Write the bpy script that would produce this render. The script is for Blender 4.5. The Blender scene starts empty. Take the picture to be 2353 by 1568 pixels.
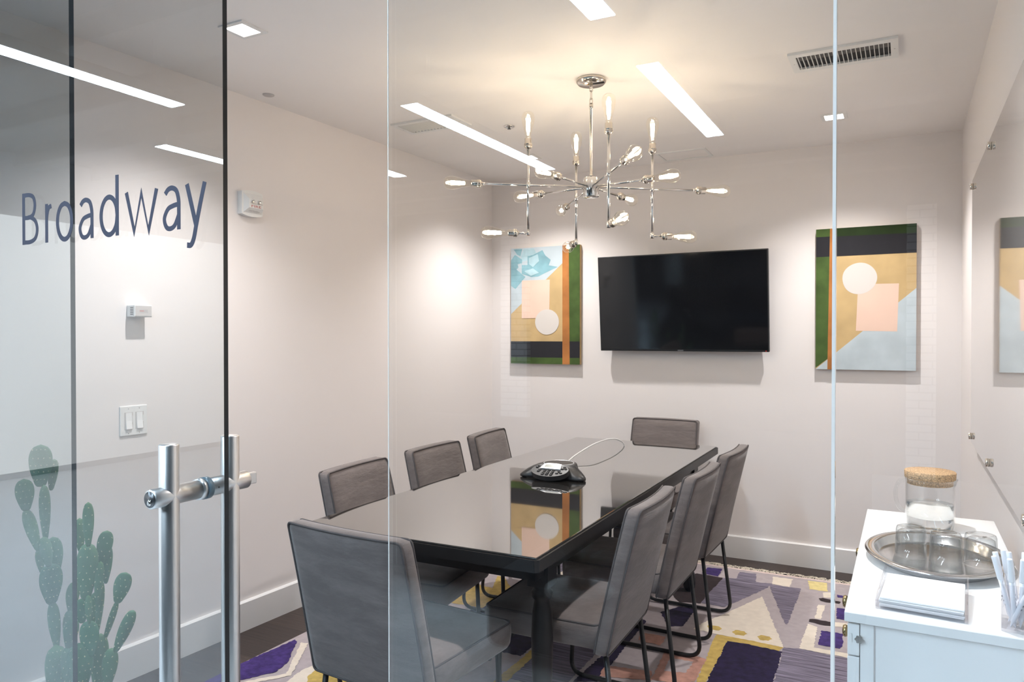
import bpy, bmesh, math, random
from mathutils import Vector, Matrix
R = math.radians
PI = math.pi
random.seed(11)
sc = bpy.context.scene
col = sc.collection

# ------------------------------------------------------------------ camera
YAW, PITCH, FPX, CAM_Z = 27.9, -0.6, 1710.0, 1.35
cam_data = bpy.data.cameras.new('camera')
cam = bpy.data.objects.new('camera', cam_data)
col.objects.link(cam)
cam.location = (0, 0, CAM_Z)
cam.rotation_euler = (R(90 + PITCH), 0, R(YAW))
cam_data.sensor_width = 36.0
cam_data.lens = FPX / 2353.0 * 36.0
cam_data.shift_y = (775 - FPX * math.tan(R(PITCH)) - 784.0) / 2353.0
cam_data.clip_start = 0.02
sc.camera = cam

# ------------------------------------------------------------------ world, exposure
world = bpy.data.worlds.new('world')
sc.world = world
world.use_nodes = True
world.node_tree.nodes['Background'].inputs[0].default_value = (0.55, 0.68, 0.85, 1)
world.node_tree.nodes['Background'].inputs[1].default_value = 0.3
vs = sc.view_settings
vs.view_transform = 'Standard'
vs.look = 'None'
vs.gamma = 1.0
vs.use_curve_mapping = False
vs.exposure = 0.43
sc.cycles.use_denoising = True
sc.cycles.max_bounces = 12
sc.cycles.diffuse_bounces = 4
sc.cycles.glossy_bounces = 8
sc.cycles.transmission_bounces = 16
sc.cycles.transparent_max_bounces = 32
sc.cycles.sample_clamp_indirect = 5.0

DOWN_W, BULB_W, STRIP_E = 74.0, 1.05, 80.0
DOWN_C, BULB_C, STRIP_C = (1.0, 0.962, 0.945), (1.0, 0.86, 0.72), (0.64, 0.83, 1.0)
CEIL = 2.46
STRIP_Z = 2.70
DOWNLIGHTS = [(-2.115, 1.925), (-0.325, 4.07), (-2.06, 4.11), (-0.33, 1.93)]
STRIPS = [(-1.14, -3.05, -1.58), (-1.14, -0.955, 0.45), (-2.56, -3.45, -1.55),
          (-3.77, -1.04, 0.45), (-3.77, -3.10, -1.60), (-4.66, -3.10, -1.60)]


def lamp(name, kind, loc, watts, color, parent=None, **kw):
    d = bpy.data.lights.new(name, kind)
    d.energy = watts
    d.color = color
    for k, v in kw.items():
        setattr(d, k, v)
    o = bpy.data.objects.new(name, d)
    col.objects.link(o)
    o.location = loc
    if parent:
        o.parent = parent
    return o


for i, (x, y) in enumerate(DOWNLIGHTS):
    lamp('downlight_lamp', 'SPOT', (x, y, CEIL - 0.03), DOWN_W, DOWN_C, spot_size=R(124), spot_blend=1.0,
         shadow_soft_size=0.02)

# ------------------------------------------------------------------ helpers


def s2l(c):
    return tuple(((v / 255) / 12.92 if v / 255 <= 0.04045 else ((v / 255 + 0.055) / 1.055) ** 2.4) for v in c)


MATS = {}


def new_mat(name):
    m = bpy.data.materials.new(name)
    m.use_nodes = True
    nt = m.node_tree
    nt.nodes.clear()
    out = nt.nodes.new('ShaderNodeOutputMaterial')
    MATS[name] = m
    return m, nt, out


def N(nt, kind, **inp):
    n = nt.nodes.new(kind)
    for k, v in inp.items():
        key = k.replace('_', ' ')
        if key in n.inputs:
            n.inputs[key].default_value = v
        else:
            setattr(n, k, v)
    return n


def pbr(name, color, rough=0.5, metal=0.0, spec=0.5, var=0.0, scale=30.0, bump=0.0, bscale=200.0, coat=0.0,
        stretch=None, ior=1.5, rvar=0.0, sheen=0.0, crisp=False):
    """plain material with a procedural colour mottling and bump"""
    m, nt, out = new_mat(name)
    b = N(nt, 'ShaderNodeBsdfPrincipled')
    nt.links.new(b.outputs[0], out.inputs[0])
    b.inputs['Roughness'].default_value = rough
    b.inputs['Metallic'].default_value = metal
    b.inputs['Specular IOR Level'].default_value = spec
    b.inputs['IOR'].default_value = ior
    b.inputs['Coat Weight'].default_value = coat
    b.inputs['Coat Roughness'].default_value = 0.03
    if sheen:
        b.inputs['Sheen Weight'].default_value = sheen
        b.inputs['Sheen Roughness'].default_value = 0.4
    tc = N(nt, 'ShaderNodeTexCoord')
    mp = N(nt, 'ShaderNodeMapping')
    nt.links.new(tc.outputs['Object'], mp.inputs[0])
    if stretch:
        mp.inputs['Scale'].default_value = stretch
    nz = N(nt, 'ShaderNodeTexNoise', Scale=scale, Detail=5.0)
    nt.links.new(mp.outputs[0], nz.inputs['Vector'])
    mix = N(nt, 'ShaderNodeMix', data_type='RGBA')
    c = Vector(color[:3])
    mix.inputs[6].default_value = (*(c * (1 - var)), 1)
    mix.inputs[7].default_value = (*[min(1, v) for v in c * (1 + var)], 1)
    if crisp:
        cm = N(nt, 'ShaderNodeMapRange')
        cm.inputs['From Min'].default_value = 0.33
        cm.inputs['From Max'].default_value = 0.67
        nt.links.new(nz.outputs[0], cm.inputs[0])
        nt.links.new(cm.outputs[0], mix.inputs[0])
    else:
        nt.links.new(nz.outputs[0], mix.inputs[0])
    nt.links.new(mix.outputs[2], b.inputs['Base Color'])
    if rvar:
        mr = N(nt, 'ShaderNodeMapRange')
        mr.inputs['To Min'].default_value = rough - rvar
        mr.inputs['To Max'].default_value = rough + rvar
        nt.links.new(nz.outputs[0], mr.inputs[0])
        nt.links.new(mr.outputs[0], b.inputs['Roughness'])
    if bump:
        bz = N(nt, 'ShaderNodeTexNoise', Scale=bscale, Detail=3.0)
        nt.links.new(mp.outputs[0], bz.inputs['Vector'])
        bp = N(nt, 'ShaderNodeBump', Strength=bump, Distance=0.002)
        nt.links.new(bz.outputs[0], bp.inputs['Height'])
        nt.links.new(bp.outputs[0], b.inputs['Normal'])
    return m


def suede(name, color, streak):
    """napped cloth: broad soft blotches, thin pale rub marks and a fine weave"""
    m = pbr(name, color, 0.92, spec=0.15, var=0.16, scale=7, bump=0.25, bscale=700, sheen=0.3)
    nt = m.node_tree
    b = next(n for n in nt.nodes if n.type == 'BSDF_PRINCIPLED')
    src = b.inputs['Base Color'].links[0].from_socket
    tc = next(n for n in nt.nodes if n.type == 'TEX_COORD')
    mp = N(nt, 'ShaderNodeMapping')
    mp.inputs['Scale'].default_value = (0.8, 0.8, 3.2)
    nt.links.new(tc.outputs['Object'], mp.inputs[0])
    nz = N(nt, 'ShaderNodeTexNoise', Scale=6.0, Detail=10.0, Roughness=0.75, Distortion=0.3)
    nt.links.new(mp.outputs[0], nz.inputs['Vector'])
    cr = N(nt, 'ShaderNodeValToRGB')
    cr.color_ramp.elements[0].position, cr.color_ramp.elements[1].position = 0.42, 0.80
    nt.links.new(nz.outputs[0], cr.inputs[0])
    wz = N(nt, 'ShaderNodeTexNoise', Scale=26.0, Detail=6.0, Roughness=0.6)
    nt.links.new(mp.outputs[0], wz.inputs['Vector'])
    bp0 = next(n for n in nt.nodes if n.type == 'BUMP')
    bp1 = N(nt, 'ShaderNodeBump', Strength=0.35, Distance=0.006)
    nt.links.new(wz.outputs[0], bp1.inputs['Height'])
    nt.links.new(bp0.outputs[0], bp1.inputs['Normal'])
    nt.links.new(bp1.outputs[0], b.inputs['Normal'])
    mx = N(nt, 'ShaderNodeMix', data_type='RGBA')
    mx.inputs[7].default_value = (*[min(1, c * streak) for c in color], 1)
    nt.links.new(cr.outputs[0], mx.inputs[0])
    nt.links.new(src, mx.inputs[6])
    nt.links.new(mx.outputs[2], b.inputs['Base Color'])


def emit(name, color, strength):
    m, nt, out = new_mat(name)
    e = N(nt, 'ShaderNodeEmission', Strength=strength)
    e.inputs[0].default_value = (*color, 1)
    nt.links.new(e.outputs[0], out.inputs[0])
    return m


def pane(name, tint=(1, 1, 1), ior=1.5, gloss=1.0, rough=0.0):
    """thin clear sheet: every face lets light straight through and mirrors by the Fresnel law of glass"""
    m, nt, out = new_mat(name)
    g = N(nt, 'ShaderNodeNewGeometry')
    mr = N(nt, 'ShaderNodeMapRange')
    mr.inputs['To Min'].default_value = ior
    mr.inputs['To Max'].default_value = 1 / ior
    nt.links.new(g.outputs['Backfacing'], mr.inputs[0])
    fr = N(nt, 'ShaderNodeFresnel')
    nt.links.new(mr.outputs[0], fr.inputs[0])
    t = N(nt, 'ShaderNodeBsdfTransparent')
    t.inputs[0].default_value = (*tint, 1)
    gl = N(nt, 'ShaderNodeBsdfGlossy')
    gl.inputs[0].default_value = (gloss, gloss, gloss, 1)
    gl.inputs['Roughness'].default_value = rough
    mx = N(nt, 'ShaderNodeMixShader')
    nt.links.new(fr.outputs[0], mx.inputs[0])
    nt.links.new(t.outputs[0], mx.inputs[1])
    nt.links.new(gl.outputs[0], mx.inputs[2])
    nt.links.new(mx.outputs[0], out.inputs[0])
    return m


class MB:
    """collects shapes in one bmesh, then links them as ONE mesh object"""

    def __init__(self):
        self.bm = bmesh.new()
        self.mi = 0

    def _tag(self, n0):
        self.bm.faces.ensure_lookup_table()
        for f in self.bm.faces[n0:]:
            f.material_index = self.mi

    def box(self, lo, hi, mtx=None):
        n0 = len(self.bm.faces)
        vs_ = [self.bm.verts.new(Vector((x, y, z))) for z in (lo[2], hi[2]) for y in (lo[1], hi[1]) for x in (lo[0], hi[0])]
        if mtx:
            for v in vs_:
                v.co = mtx @ v.co
        for a in ((0, 2, 3, 1), (4, 5, 7, 6), (0, 1, 5, 4), (1, 3, 7, 5), (3, 2, 6, 7), (2, 0, 4, 6)):
            self.bm.faces.new([vs_[i] for i in a])
        self._tag(n0)
        return self

    def rbox(self, lo, hi, r, seg=2, mtx=None):
        """box with rounded edges"""
        n0 = len(self.bm.faces)
        b2 = bmesh.new()
        tmp = MB.__new__(MB)
        tmp.bm, tmp.mi = b2, 0
        tmp.box(lo, hi)
        bmesh.ops.bevel(b2, geom=list(b2.edges), offset=r, segments=seg, profile=0.5, affect='EDGES')
        self.merge(b2, mtx)
        self._tag(n0)
        return self

    def merge(self, b2, mtx=None):
        b2.verts.index_update()
        mp = [self.bm.verts.new((mtx @ v.co) if mtx else v.co) for v in b2.verts]
        for f in b2.faces:
            try:
                nf = self.bm.faces.new([mp[v.index] for v in f.verts])
                nf.smooth = f.smooth
            except ValueError:
                pass
        b2.free()

    def prism(self, pts, z0, z1, mtx=None):
        """polygon in x,y pulled from z0 to z1"""
        n0 = len(self.bm.faces)
        T = mtx or Matrix()
        a = [self.bm.verts.new(T @ Vector((p[0], p[1], z0))) for p in pts]
        b = [self.bm.verts.new(T @ Vector((p[0], p[1], z1))) for p in pts]
        n = len(pts)
        self.bm.faces.new(a[::-1])
        self.bm.faces.new(b)
        for i in range(n):
            self.bm.faces.new([a[i], a[(i + 1) % n], b[(i + 1) % n], b[i]])
        self._tag(n0)
        return self

    def lathe(self, prof, seg=24, mtx=None, smooth=True, cap=True, sx=1.0, sy=1.0):
        """profile of (radius, height) turned about z"""
        n0 = len(self.bm.faces)
        T = mtx or Matrix()
        rings = []
        for r, z in prof:
            if r < 1e-6:
                rings.append([self.bm.verts.new(T @ Vector((0, 0, z)))])
            else:
                rings.append([self.bm.verts.new(T @ Vector((r * sx * math.cos(2 * PI * k / seg), r * sy * math.sin(2 * PI * k / seg), z)))
                              for k in range(seg)])
        for a, b in zip(rings, rings[1:]):
            for k in range(seg):
                k2 = (k + 1) % seg
                if len(a) == 1 and len(b) == 1:
                    continue
                if len(a) == 1:
                    f = [a[0], b[k2], b[k]][::-1]
                elif len(b) == 1:
                    f = [a[k], a[k2], b[0]]
                else:
                    f = [a[k], a[k2], b[k2], b[k]]
                self.bm.faces.new(f).smooth = smooth
        if cap:
            if len(rings[0]) > 1:
                self.bm.faces.new(rings[0][::-1])
            if len(rings[-1]) > 1:
                self.bm.faces.new(rings[-1])
        self._tag(n0)
        return self

    def cyl(self, p0, p1, r, r2=None, seg=16):
        p0, p1 = Vector(p0), Vector(p1)
        d = p1 - p0
        M = Matrix.Translation(p0) @ d.to_track_quat('Z', 'Y').to_matrix().to_4x4()
        return self.lathe([(r, 0), (r2 if r2 is not None else r, d.length)], seg, M)

    def tube(self, pts, r, seg=8, closed=False):
        n0 = len(self.bm.faces)
        pts = [Vector(p) for p in pts]
        n = len(pts)
        rings = []
        up = None
        for i, p in enumerate(pts):
            if closed:
                t = (pts[(i + 1) % n] - pts[i - 1]).normalized()
            else:
                t = (pts[min(i + 1, n - 1)] - pts[max(i - 1, 0)]).normalized()
            if up is None:
                up = t.orthogonal().normalized()
            up = (up - t * up.dot(t))
            up = up.normalized() if up.length > 1e-6 else t.orthogonal().normalized()
            q = t.cross(up)
            rr = r[i] if isinstance(r, (list, tuple)) else r
            rings.append([self.bm.verts.new(p + up * rr * math.cos(2 * PI * k / seg) + q * rr * math.sin(2 * PI * k / seg)) for k in range(seg)])
        m = n if closed else n - 1
        for i in range(m):
            a, b = rings[i], rings[(i + 1) % n]
            for k in range(seg):
                self.bm.faces.new([a[k], a[(k + 1) % seg], b[(k + 1) % seg], b[k]]).smooth = True
        if not closed:
            self.bm.faces.new(rings[0][::-1])
            self.bm.faces.new(rings[-1])
        self._tag(n0)
        return self

    def build(self, name, mats, parent=None, loc=None, bevel=0.0, smooth=False):
        if bevel:
            es = [e for e in self.bm.edges if len(e.link_faces) == 2 and e.calc_face_angle(0) > 0.6]
            bmesh.ops.bevel(self.bm, geom=es, offset=bevel, segments=2, profile=0.5, affect='EDGES')
        bmesh.ops.recalc_face_normals(self.bm, faces=list(self.bm.faces))
        me = bpy.data.meshes.new(name)
        if smooth:
            for f in self.bm.faces:
                f.smooth = True
        self.bm.to_mesh(me)
        self.bm.free()
        for m in (mats if isinstance(mats, (list, tuple)) else [mats]):
            me.materials.append(MATS[m] if isinstance(m, str) else m)
        o = bpy.data.objects.new(name, me)
        col.objects.link(o)
        if parent:
            o.parent = parent
        if loc:
            o.location = loc
        return o


def arc_path(corners, rads, seg=6):
    """polyline with rounded corners"""
    c = [Vector(p) for p in corners]
    out = [c[0]]
    for i in range(1, len(c) - 1):
        r = rads if not isinstance(rads, (list, tuple)) else rads[i - 1]
        a, b = (c[i - 1] - c[i]).normalized(), (c[i + 1] - c[i]).normalized()
        ang = a.angle(b)
        d = min(r / math.tan(ang / 2), (c[i - 1] - c[i]).length * 0.49, (c[i + 1] - c[i]).length * 0.49)
        p0, p1 = c[i] + a * d, c[i] + b * d
        for k in range(seg + 1):
            t = k / seg
            out.append(p0 * (1 - t) ** 2 + c[i] * 2 * t * (1 - t) + p1 * t * t)
    out.append(c[-1])
    return out


def smooth_path(pts, seg=8):
    p = [Vector(q) for q in pts]
    p = [p[0] * 2 - p[1]] + p + [p[-1] * 2 - p[-2]]
    out = []
    for i in range(1, len(p) - 2):
        for k in range(seg):
            t = k / seg
            out.append(0.5 * (2 * p[i] + (p[i + 1] - p[i - 1]) * t + (2 * p[i - 1] - 5 * p[i] + 4 * p[i + 1] - p[i + 2]) * t * t
                              + (3 * p[i] - p[i - 1] - 3 * p[i + 1] + p[i + 2]) * t ** 3))
    out.append(p[-2])
    return out


def tag(o, label=None, cat=None, group=None, kind=None):
    if label:
        o['label'] = label
    if cat:
        o['category'] = cat
    if group:
        o['group'] = group
    if kind:
        o['kind'] = kind
    return o


def empty(name, loc=(0, 0, 0), rz=0.0, label=None, cat=None, group=None):
    o = bpy.data.objects.new(name, None)
    o.empty_display_size = 0.05
    col.objects.link(o)
    o.location = loc
    o.rotation_euler = (0, 0, rz)
    return tag(o, label, cat, group)


def copy_tree(o, parent=None):
    c = o.copy()
    col.objects.link(c)
    if parent:
        c.parent = parent
    for ch in list(o.children):
        copy_tree(ch, c)
    return c


def dup(o, loc, rz, label):
    c = copy_tree(o)
    c.location = loc
    c.rotation_euler = (0, 0, rz)
    c['label'] = label
    return c


def words(text, size, name, mat, parent, loc, rot, sx=1.0, depth=0.0004, offset=0.0):
    """lettering as a thin mesh; size is the height of a capital"""
    cu = bpy.data.curves.new(name, 'FONT')
    cu.body = text
    cu.size = size / 0.729
    cu.extrude = depth
    cu.offset = offset
    tmp = bpy.data.objects.new(name, cu)
    col.objects.link(tmp)
    bpy.context.view_layer.update()
    me = bpy.data.meshes.new_from_object(tmp.evaluated_get(bpy.context.evaluated_depsgraph_get()))
    bpy.data.objects.remove(tmp)
    me.materials.clear()
    me.materials.append(MATS[mat])
    o = bpy.data.objects.new(name, me)
    col.objects.link(o)
    o.parent = parent
    o.location = loc
    o.rotation_euler = rot
    xs = [v.co.x for v in me.vertices]
    x0, w = min(xs), max(xs) - min(xs)
    for v in me.vertices:
        v.co.x = (v.co.x - x0) * (sx if sx < 20 else 1)
    return o, w


# ------------------------------------------------------------------ materials
pbr('wall_paint', (0.80, 0.76, 0.748), 0.6, spec=0.3, var=0.012, scale=6, bump=0.05, bscale=350)
pbr('ceiling_paint', (0.90, 0.868, 0.848), 0.8, spec=0.2, var=0.01, scale=5)
pbr('trim_white', (0.80, 0.79, 0.785), 0.35, var=0.01, scale=8)
pbr('office_wall', (0.30, 0.31, 0.32), 0.7, var=0.03, scale=3)
pbr('office_dark', (0.035, 0.036, 0.04), 0.8, var=0.1, scale=3)
pbr('office_ceiling', (0.11, 0.115, 0.12), 0.8, var=0.1, scale=3)
pbr('concrete', (0.60, 0.61, 0.62), 0.45, var=0.18, scale=3.0, bump=0.05, bscale=60)
suede('fabric', (0.152, 0.129, 0.123), 1.55)
pbr('fabric_seam', (0.105, 0.094, 0.094), 0.95, spec=0.1, var=0.2, scale=40, bump=0.2, bscale=900)
pbr('black_metal', (0.012, 0.012, 0.013), 0.42, spec=0.5)
pbr('black_wood', (0.013, 0.011, 0.0105), 0.42, spec=0.3, var=0.35, scale=18, stretch=(1, 0.1, 1), bump=0.08, bscale=60)
pbr('worn_wood', (0.10, 0.075, 0.06), 0.5, var=0.5, scale=120)
pbr('table_glass', (0.022, 0.020, 0.018), 0.03, spec=0.5, ior=1.7, coat=1.0)
pbr('chrome', (0.80, 0.78, 0.75), 0.10, metal=1.0, var=0.03, scale=60, rvar=0.03)
pbr('nickel', (0.72, 0.66, 0.58), 0.14, metal=1.0, var=0.04, scale=60)
pbr('steel', (0.74, 0.73, 0.72), 0.34, metal=1.0, var=0.03, scale=260, stretch=(1, 1, 0.004))
pbr('steel_dark', (0.16, 0.16, 0.165), 0.35, metal=0.9)
pbr('tray_steel', (0.64, 0.64, 0.64), 0.15, metal=1.0, var=0.03, scale=30)
pbr('brass', (0.36, 0.28, 0.15), 0.25, metal=1.0, var=0.15, scale=80)
pbr('white_lacquer', (0.86, 0.86, 0.86), 0.22, var=0.005, scale=4)
pbr('white_plastic', (0.80, 0.80, 0.79), 0.35)
pbr('grey_plastic', (0.55, 0.52, 0.51), 0.5)
pbr('dark_slot', (0.02, 0.02, 0.022), 0.7)
pbr('vent_grey', (0.13, 0.12, 0.115), 0.6, var=0.2, scale=20)
pbr('red_ink', (0.45, 0.10, 0.09), 0.5)
pbr('grey_ink', (0.28, 0.26, 0.28), 0.6)
pbr('navy_vinyl', s2l((42, 44, 64)), 0.6)
pbr('silver_ink', (0.6, 0.62, 0.65), 0.35, metal=0.6)
pbr('screen_black', (0.004, 0.004, 0.005), 0.06, spec=0.6, ior=1.5)
pbr('bezel_black', (0.006, 0.006, 0.007), 0.38)
pbr('phone_black', (0.022, 0.021, 0.022), 0.38, var=0.1, scale=300, bump=0.1, bscale=900)
pbr('phone_silver', (0.72, 0.73, 0.75), 0.3, metal=0.5)
pbr('lcd', (0.24, 0.25, 0.21), 0.25)
pbr('white_cable', (0.75, 0.74, 0.73), 0.45)
pbr('board_glass', (0.60, 0.575, 0.555), 0.03, spec=1.0, ior=1.75, coat=1.0)
pbr('cork', (0.50, 0.325, 0.18), 0.85, var=0.5, scale=330, crisp=True, bump=0.3, bscale=500)
pbr('paper', (0.86, 0.86, 0.87), 0.8, var=0.01, scale=40)
pbr('pen_white', (0.84, 0.84, 0.88), 0.3)
pbr('cactus_green', (0.042, 0.165, 0.078), 0.5, var=0.35, scale=14, bump=0.15, bscale=90)
pbr('cactus_pale', (0.085, 0.20, 0.10), 0.55, var=0.3, scale=14, bump=0.15, bscale=90)
pbr('cactus_spine', (0.62, 0.59, 0.36), 0.8)
pbr('pot_grey', (0.25, 0.25, 0.25), 0.7, var=0.15, scale=25)
pbr('soil', (0.06, 0.045, 0.035), 0.95, var=0.5, scale=60)
pbr('sofa_dark', (0.012, 0.013, 0.017), 0.9, spec=0.1)
pbr('leaf_dark', (0.012, 0.03, 0.014), 0.5)
pbr('glass_edge_dark', (0.004, 0.007, 0.009), 0.25, spec=0.5)
pbr('glass_edge_blue', (0.010, 0.020, 0.028), 0.25, spec=0.5)
pbr('glass_edge_light', (0.85, 0.84, 0.82), 0.3)
pbr('silicone', (0.97, 0.90, 0.84), 0.3)
pbr('gasket', (0.12, 0.19, 0.24), 0.3)
for n, c_, v in [('base', (176, 165, 167), .06), ('cream', (226, 214, 199), .05), ('purple', (66, 48, 108), .3), ('navy', (36, 27, 58), .35),
                 ('gold', (196, 168, 96), .16), ('yellow', (224, 206, 144), .12), ('terra', (186, 140, 126), .16), ('dark', (50, 38, 40), .2),
                 ('pinkish', (226, 204, 196), .04)]:
    pbr('rug_' + n, s2l(c_), 0.95, spec=0.1, var=v, scale=38, bump=0.5, bscale=400, sheen=0.15, crisp=True)
m = pbr('rug_slate', s2l((122, 115, 130)), 0.95, spec=0.1, var=0.5, scale=70, stretch=(0.08, 1.8, 1), bump=0.5, bscale=400, crisp=True)
pbr('fringe', s2l((232, 222, 206)), 0.95, spec=0.1, var=0.06, scale=80)
for n, c_, v in [('green', (66, 86, 42), .3), ('darkgreen', (38, 54, 24), .2), ('charcoal', (40, 39, 43), .06), ('tan', (190, 163, 118), .09),
                 ('orange', (168, 110, 60), .2), ('peach', (222, 192, 175), .03), ('white', (208, 202, 197), .01), ('pale_blue', (184, 195, 201), .08),
                 ('teal', (128, 168, 178), .22), ('teal_light', (168, 196, 204), .15)]:
    pbr('art_' + n, s2l(c_), 0.75, spec=0.2, var=v, scale=9, bump=0.08, bscale=150, crisp=True)

emit('lens_glow', (1.0, 0.95, 0.90), 14.0)
emit('filament', (1.0, 0.80, 0.52), 45.0)
emit('strip_glow', STRIP_C, STRIP_E)
emit('red_led', (1.0, 0.05, 0.03), 2.0)

pane('glass_clear', (0.985, 0.992, 0.99))
pane('glass_door', (0.90, 0.91, 0.91))
pane('glass_side', (0.86, 0.885, 0.895))
emit('daylight', (0.88, 0.95, 1.0), 1.05)
pane('glass_bulb', (1.0, 0.985, 0.95), 1.5)
pane('glass_ware', (0.985, 0.988, 0.988), 1.5)
pane('acrylic', (0.955, 0.952, 0.962), 1.49)


def wood_floor():
    m, nt, out = new_mat('floor_wood')
    b = N(nt, 'ShaderNodeBsdfPrincipled', Roughness=0.5)
    nt.links.new(b.outputs[0], out.inputs[0])
    tc = N(nt, 'ShaderNodeTexCoord')
    br = N(nt, 'ShaderNodeTexBrick', Scale=1.0)
    br.inputs['Brick Width'].default_value = 1.2
    br.inputs['Row Height'].default_value = 0.15
    br.inputs['Mortar Size'].default_value = 0.0012
    br.inputs['Color1'].default_value = (*s2l((72, 60, 56)), 1)
    br.inputs['Color2'].default_value = (*s2l((58, 48, 46)), 1)
    br.inputs['Mortar'].default_value = (0.01, 0.008, 0.008, 1)
    nt.links.new(tc.outputs['Object'], br.inputs['Vector'])
    mp = N(nt, 'ShaderNodeMapping')
    mp.inputs['Scale'].default_value = (2.0, 45, 1)
    nt.links.new(tc.outputs['Object'], mp.inputs[0])
    nz = N(nt, 'ShaderNodeTexNoise', Scale=3.0, Detail=6.0)
    nt.links.new(mp.outputs[0], nz.inputs['Vector'])
    mx = N(nt, 'ShaderNodeMix', data_type='RGBA', blend_type='MULTIPLY')
    mx.inputs[0].default_value = 0.8
    nt.links.new(br.outputs[0], mx.inputs[6])
    cr = N(nt, 'ShaderNodeValToRGB')
    cr.color_ramp.elements[0].color = (0.45, 0.45, 0.45, 1)
    cr.color_ramp.elements[0].position = 0.3
    cr.color_ramp.elements[1].color = (1.15, 1.12, 1.1, 1)
    cr.color_ramp.elements[1].position = 0.7
    nt.links.new(nz.outputs[0], cr.inputs[0])
    nt.links.new(cr.outputs[0], mx.inputs[7])
    nt.links.new(mx.outputs[2], b.inputs['Base Color'])
    bp = N(nt, 'ShaderNodeBump', Strength=0.25, Distance=0.002)
    nt.links.new(nz.outputs[0], bp.inputs['Height'])
    nt.links.new(bp.outputs[0], b.inputs['Normal'])


def brick_white():
    m, nt, out = new_mat('brick_white')
    b = N(nt, 'ShaderNodeBsdfPrincipled', Roughness=0.7)
    nt.links.new(b.outputs[0], out.inputs[0])
    tc = N(nt, 'ShaderNodeTexCoord')
    mp = N(nt, 'ShaderNodeMapping')
    mp.inputs['Rotation'].default_value = (R(90), 0, 0)
    nt.links.new(tc.outputs['Object'], mp.inputs[0])
    br = N(nt, 'ShaderNodeTexBrick', Scale=1.0)
    br.inputs['Brick Width'].default_value = 0.22
    br.inputs['Row Height'].default_value = 0.075
    br.inputs['Mortar Size'].default_value = 0.006
    br.inputs['Color1'].default_value = (0.85, 0.85, 0.85, 1)
    br.inputs['Color2'].default_value = (0.8, 0.8, 0.8, 1)
    br.inputs['Mortar'].default_value = (0.35, 0.35, 0.36, 1)
    nt.links.new(mp.outputs[0], br.inputs['Vector'])
    nt.links.new(br.outputs[0], b.inputs['Base Color'])


wood_floor()
brick_white()
m, nt, out = new_mat('glass_solid')
gl = N(nt, 'ShaderNodeBsdfGlass', IOR=1.48, Roughness=0.0)
gl.inputs[0].default_value = (0.985, 0.99, 0.99, 1)
nt.links.new(gl.outputs[0], out.inputs[0])
m = pane('glass_tumbler', (0.97, 0.975, 0.975), 1.62, rough=0.02)
nt = m.node_tree            # light crossing the wall at a slant passes more glass and is dimmed more
tb_ = next(n for n in nt.nodes if n.type == 'BSDF_TRANSPARENT')
lw_ = N(nt, 'ShaderNodeLayerWeight', Blend=0.42)
cm_ = N(nt, 'ShaderNodeMix', data_type='RGBA')
cm_.inputs[6].default_value = (0.975, 0.98, 0.98, 1)
cm_.inputs[7].default_value = (0.70, 0.72, 0.73, 1)
nt.links.new(lw_.outputs['Facing'], cm_.inputs[0])
nt.links.new(cm_.outputs[2], tb_.inputs[0])
m, nt, out = new_mat('water')
gl = N(nt, 'ShaderNodeBsdfGlass', IOR=1.33, Roughness=0.0)
gl.inputs[0].default_value = (0.98, 0.99, 0.99, 1)
nt.links.new(gl.outputs[0], out.inputs[0])

# ------------------------------------------------------------------ the room
YB = 4.66                       # back wall
XR = 0.263                      # right wall
KL = 0.09 / 3.23                # the left wall runs a touch askew


def xl(y):
    return -2.72 + KL * (y - 1.43)


YG = 1.0                        # glass front


def struct(name, mb, mats, label=None, **kw):
    o = mb.build(name, mats, **kw)
    o['kind'] = 'structure'
    if label:
        o['label'] = label
    return o


struct('floor', MB().box((-4.0, 0.97, -0.08), (0.6, YB + 0.2, 0.0)), 'floor_wood', 'dark brown wood plank floor of the meeting room')
struct('ceiling', MB().box((-3.0, 0.94, CEIL), (0.5, YB + 0.2, CEIL + 0.1)), 'ceiling_paint', 'off white flat ceiling of the meeting room')
struct('wall_back', MB().box((-3.0, YB, -0.05), (0.5, YB + 0.1, CEIL + 0.05)), 'wall_paint', 'off white back wall behind the television')
struct('wall_left', MB().prism([(xl(0.9), 0.9), (xl(YB + 0.05), YB + 0.05), (xl(YB + .05) - 0.1, YB + 0.05), (xl(0.9) - 0.1, 0.9)], -0.05, CEIL + 0.05),
       'wall_paint', 'off white left wall with switches and fire alarm')
struct('wall_right', MB().box((XR, 0.95, -0.05), (XR + 0.1, YB + 0.05, CEIL + 0.05)), 'wall_paint', 'off white right wall carrying the glass board')


def baseboard_profile(mb, p0, p1, inward, h=0.136, t=0.018):
    p0, p1, n = Vector(p0), Vector(p1), Vector(inward)
    prof = [(-0.002, 0.0), (t, 0.0), (t, h - 0.006), (t - 0.006, h), (-0.002, h)]
    a = [mb.bm.verts.new(p0 + n * q[0] + Vector((0, 0, q[1]))) for q in prof]
    b = [mb.bm.verts.new(p1 + n * q[0] + Vector((0, 0, q[1]))) for q in prof]
    k = len(prof)
    mb.bm.faces.new(a)
    mb.bm.faces.new(b[::-1])
    for i in range(k):
        mb.bm.faces.new([a[i], b[i], b[(i + 1) % k], a[(i + 1) % k]])
    return mb


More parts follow.
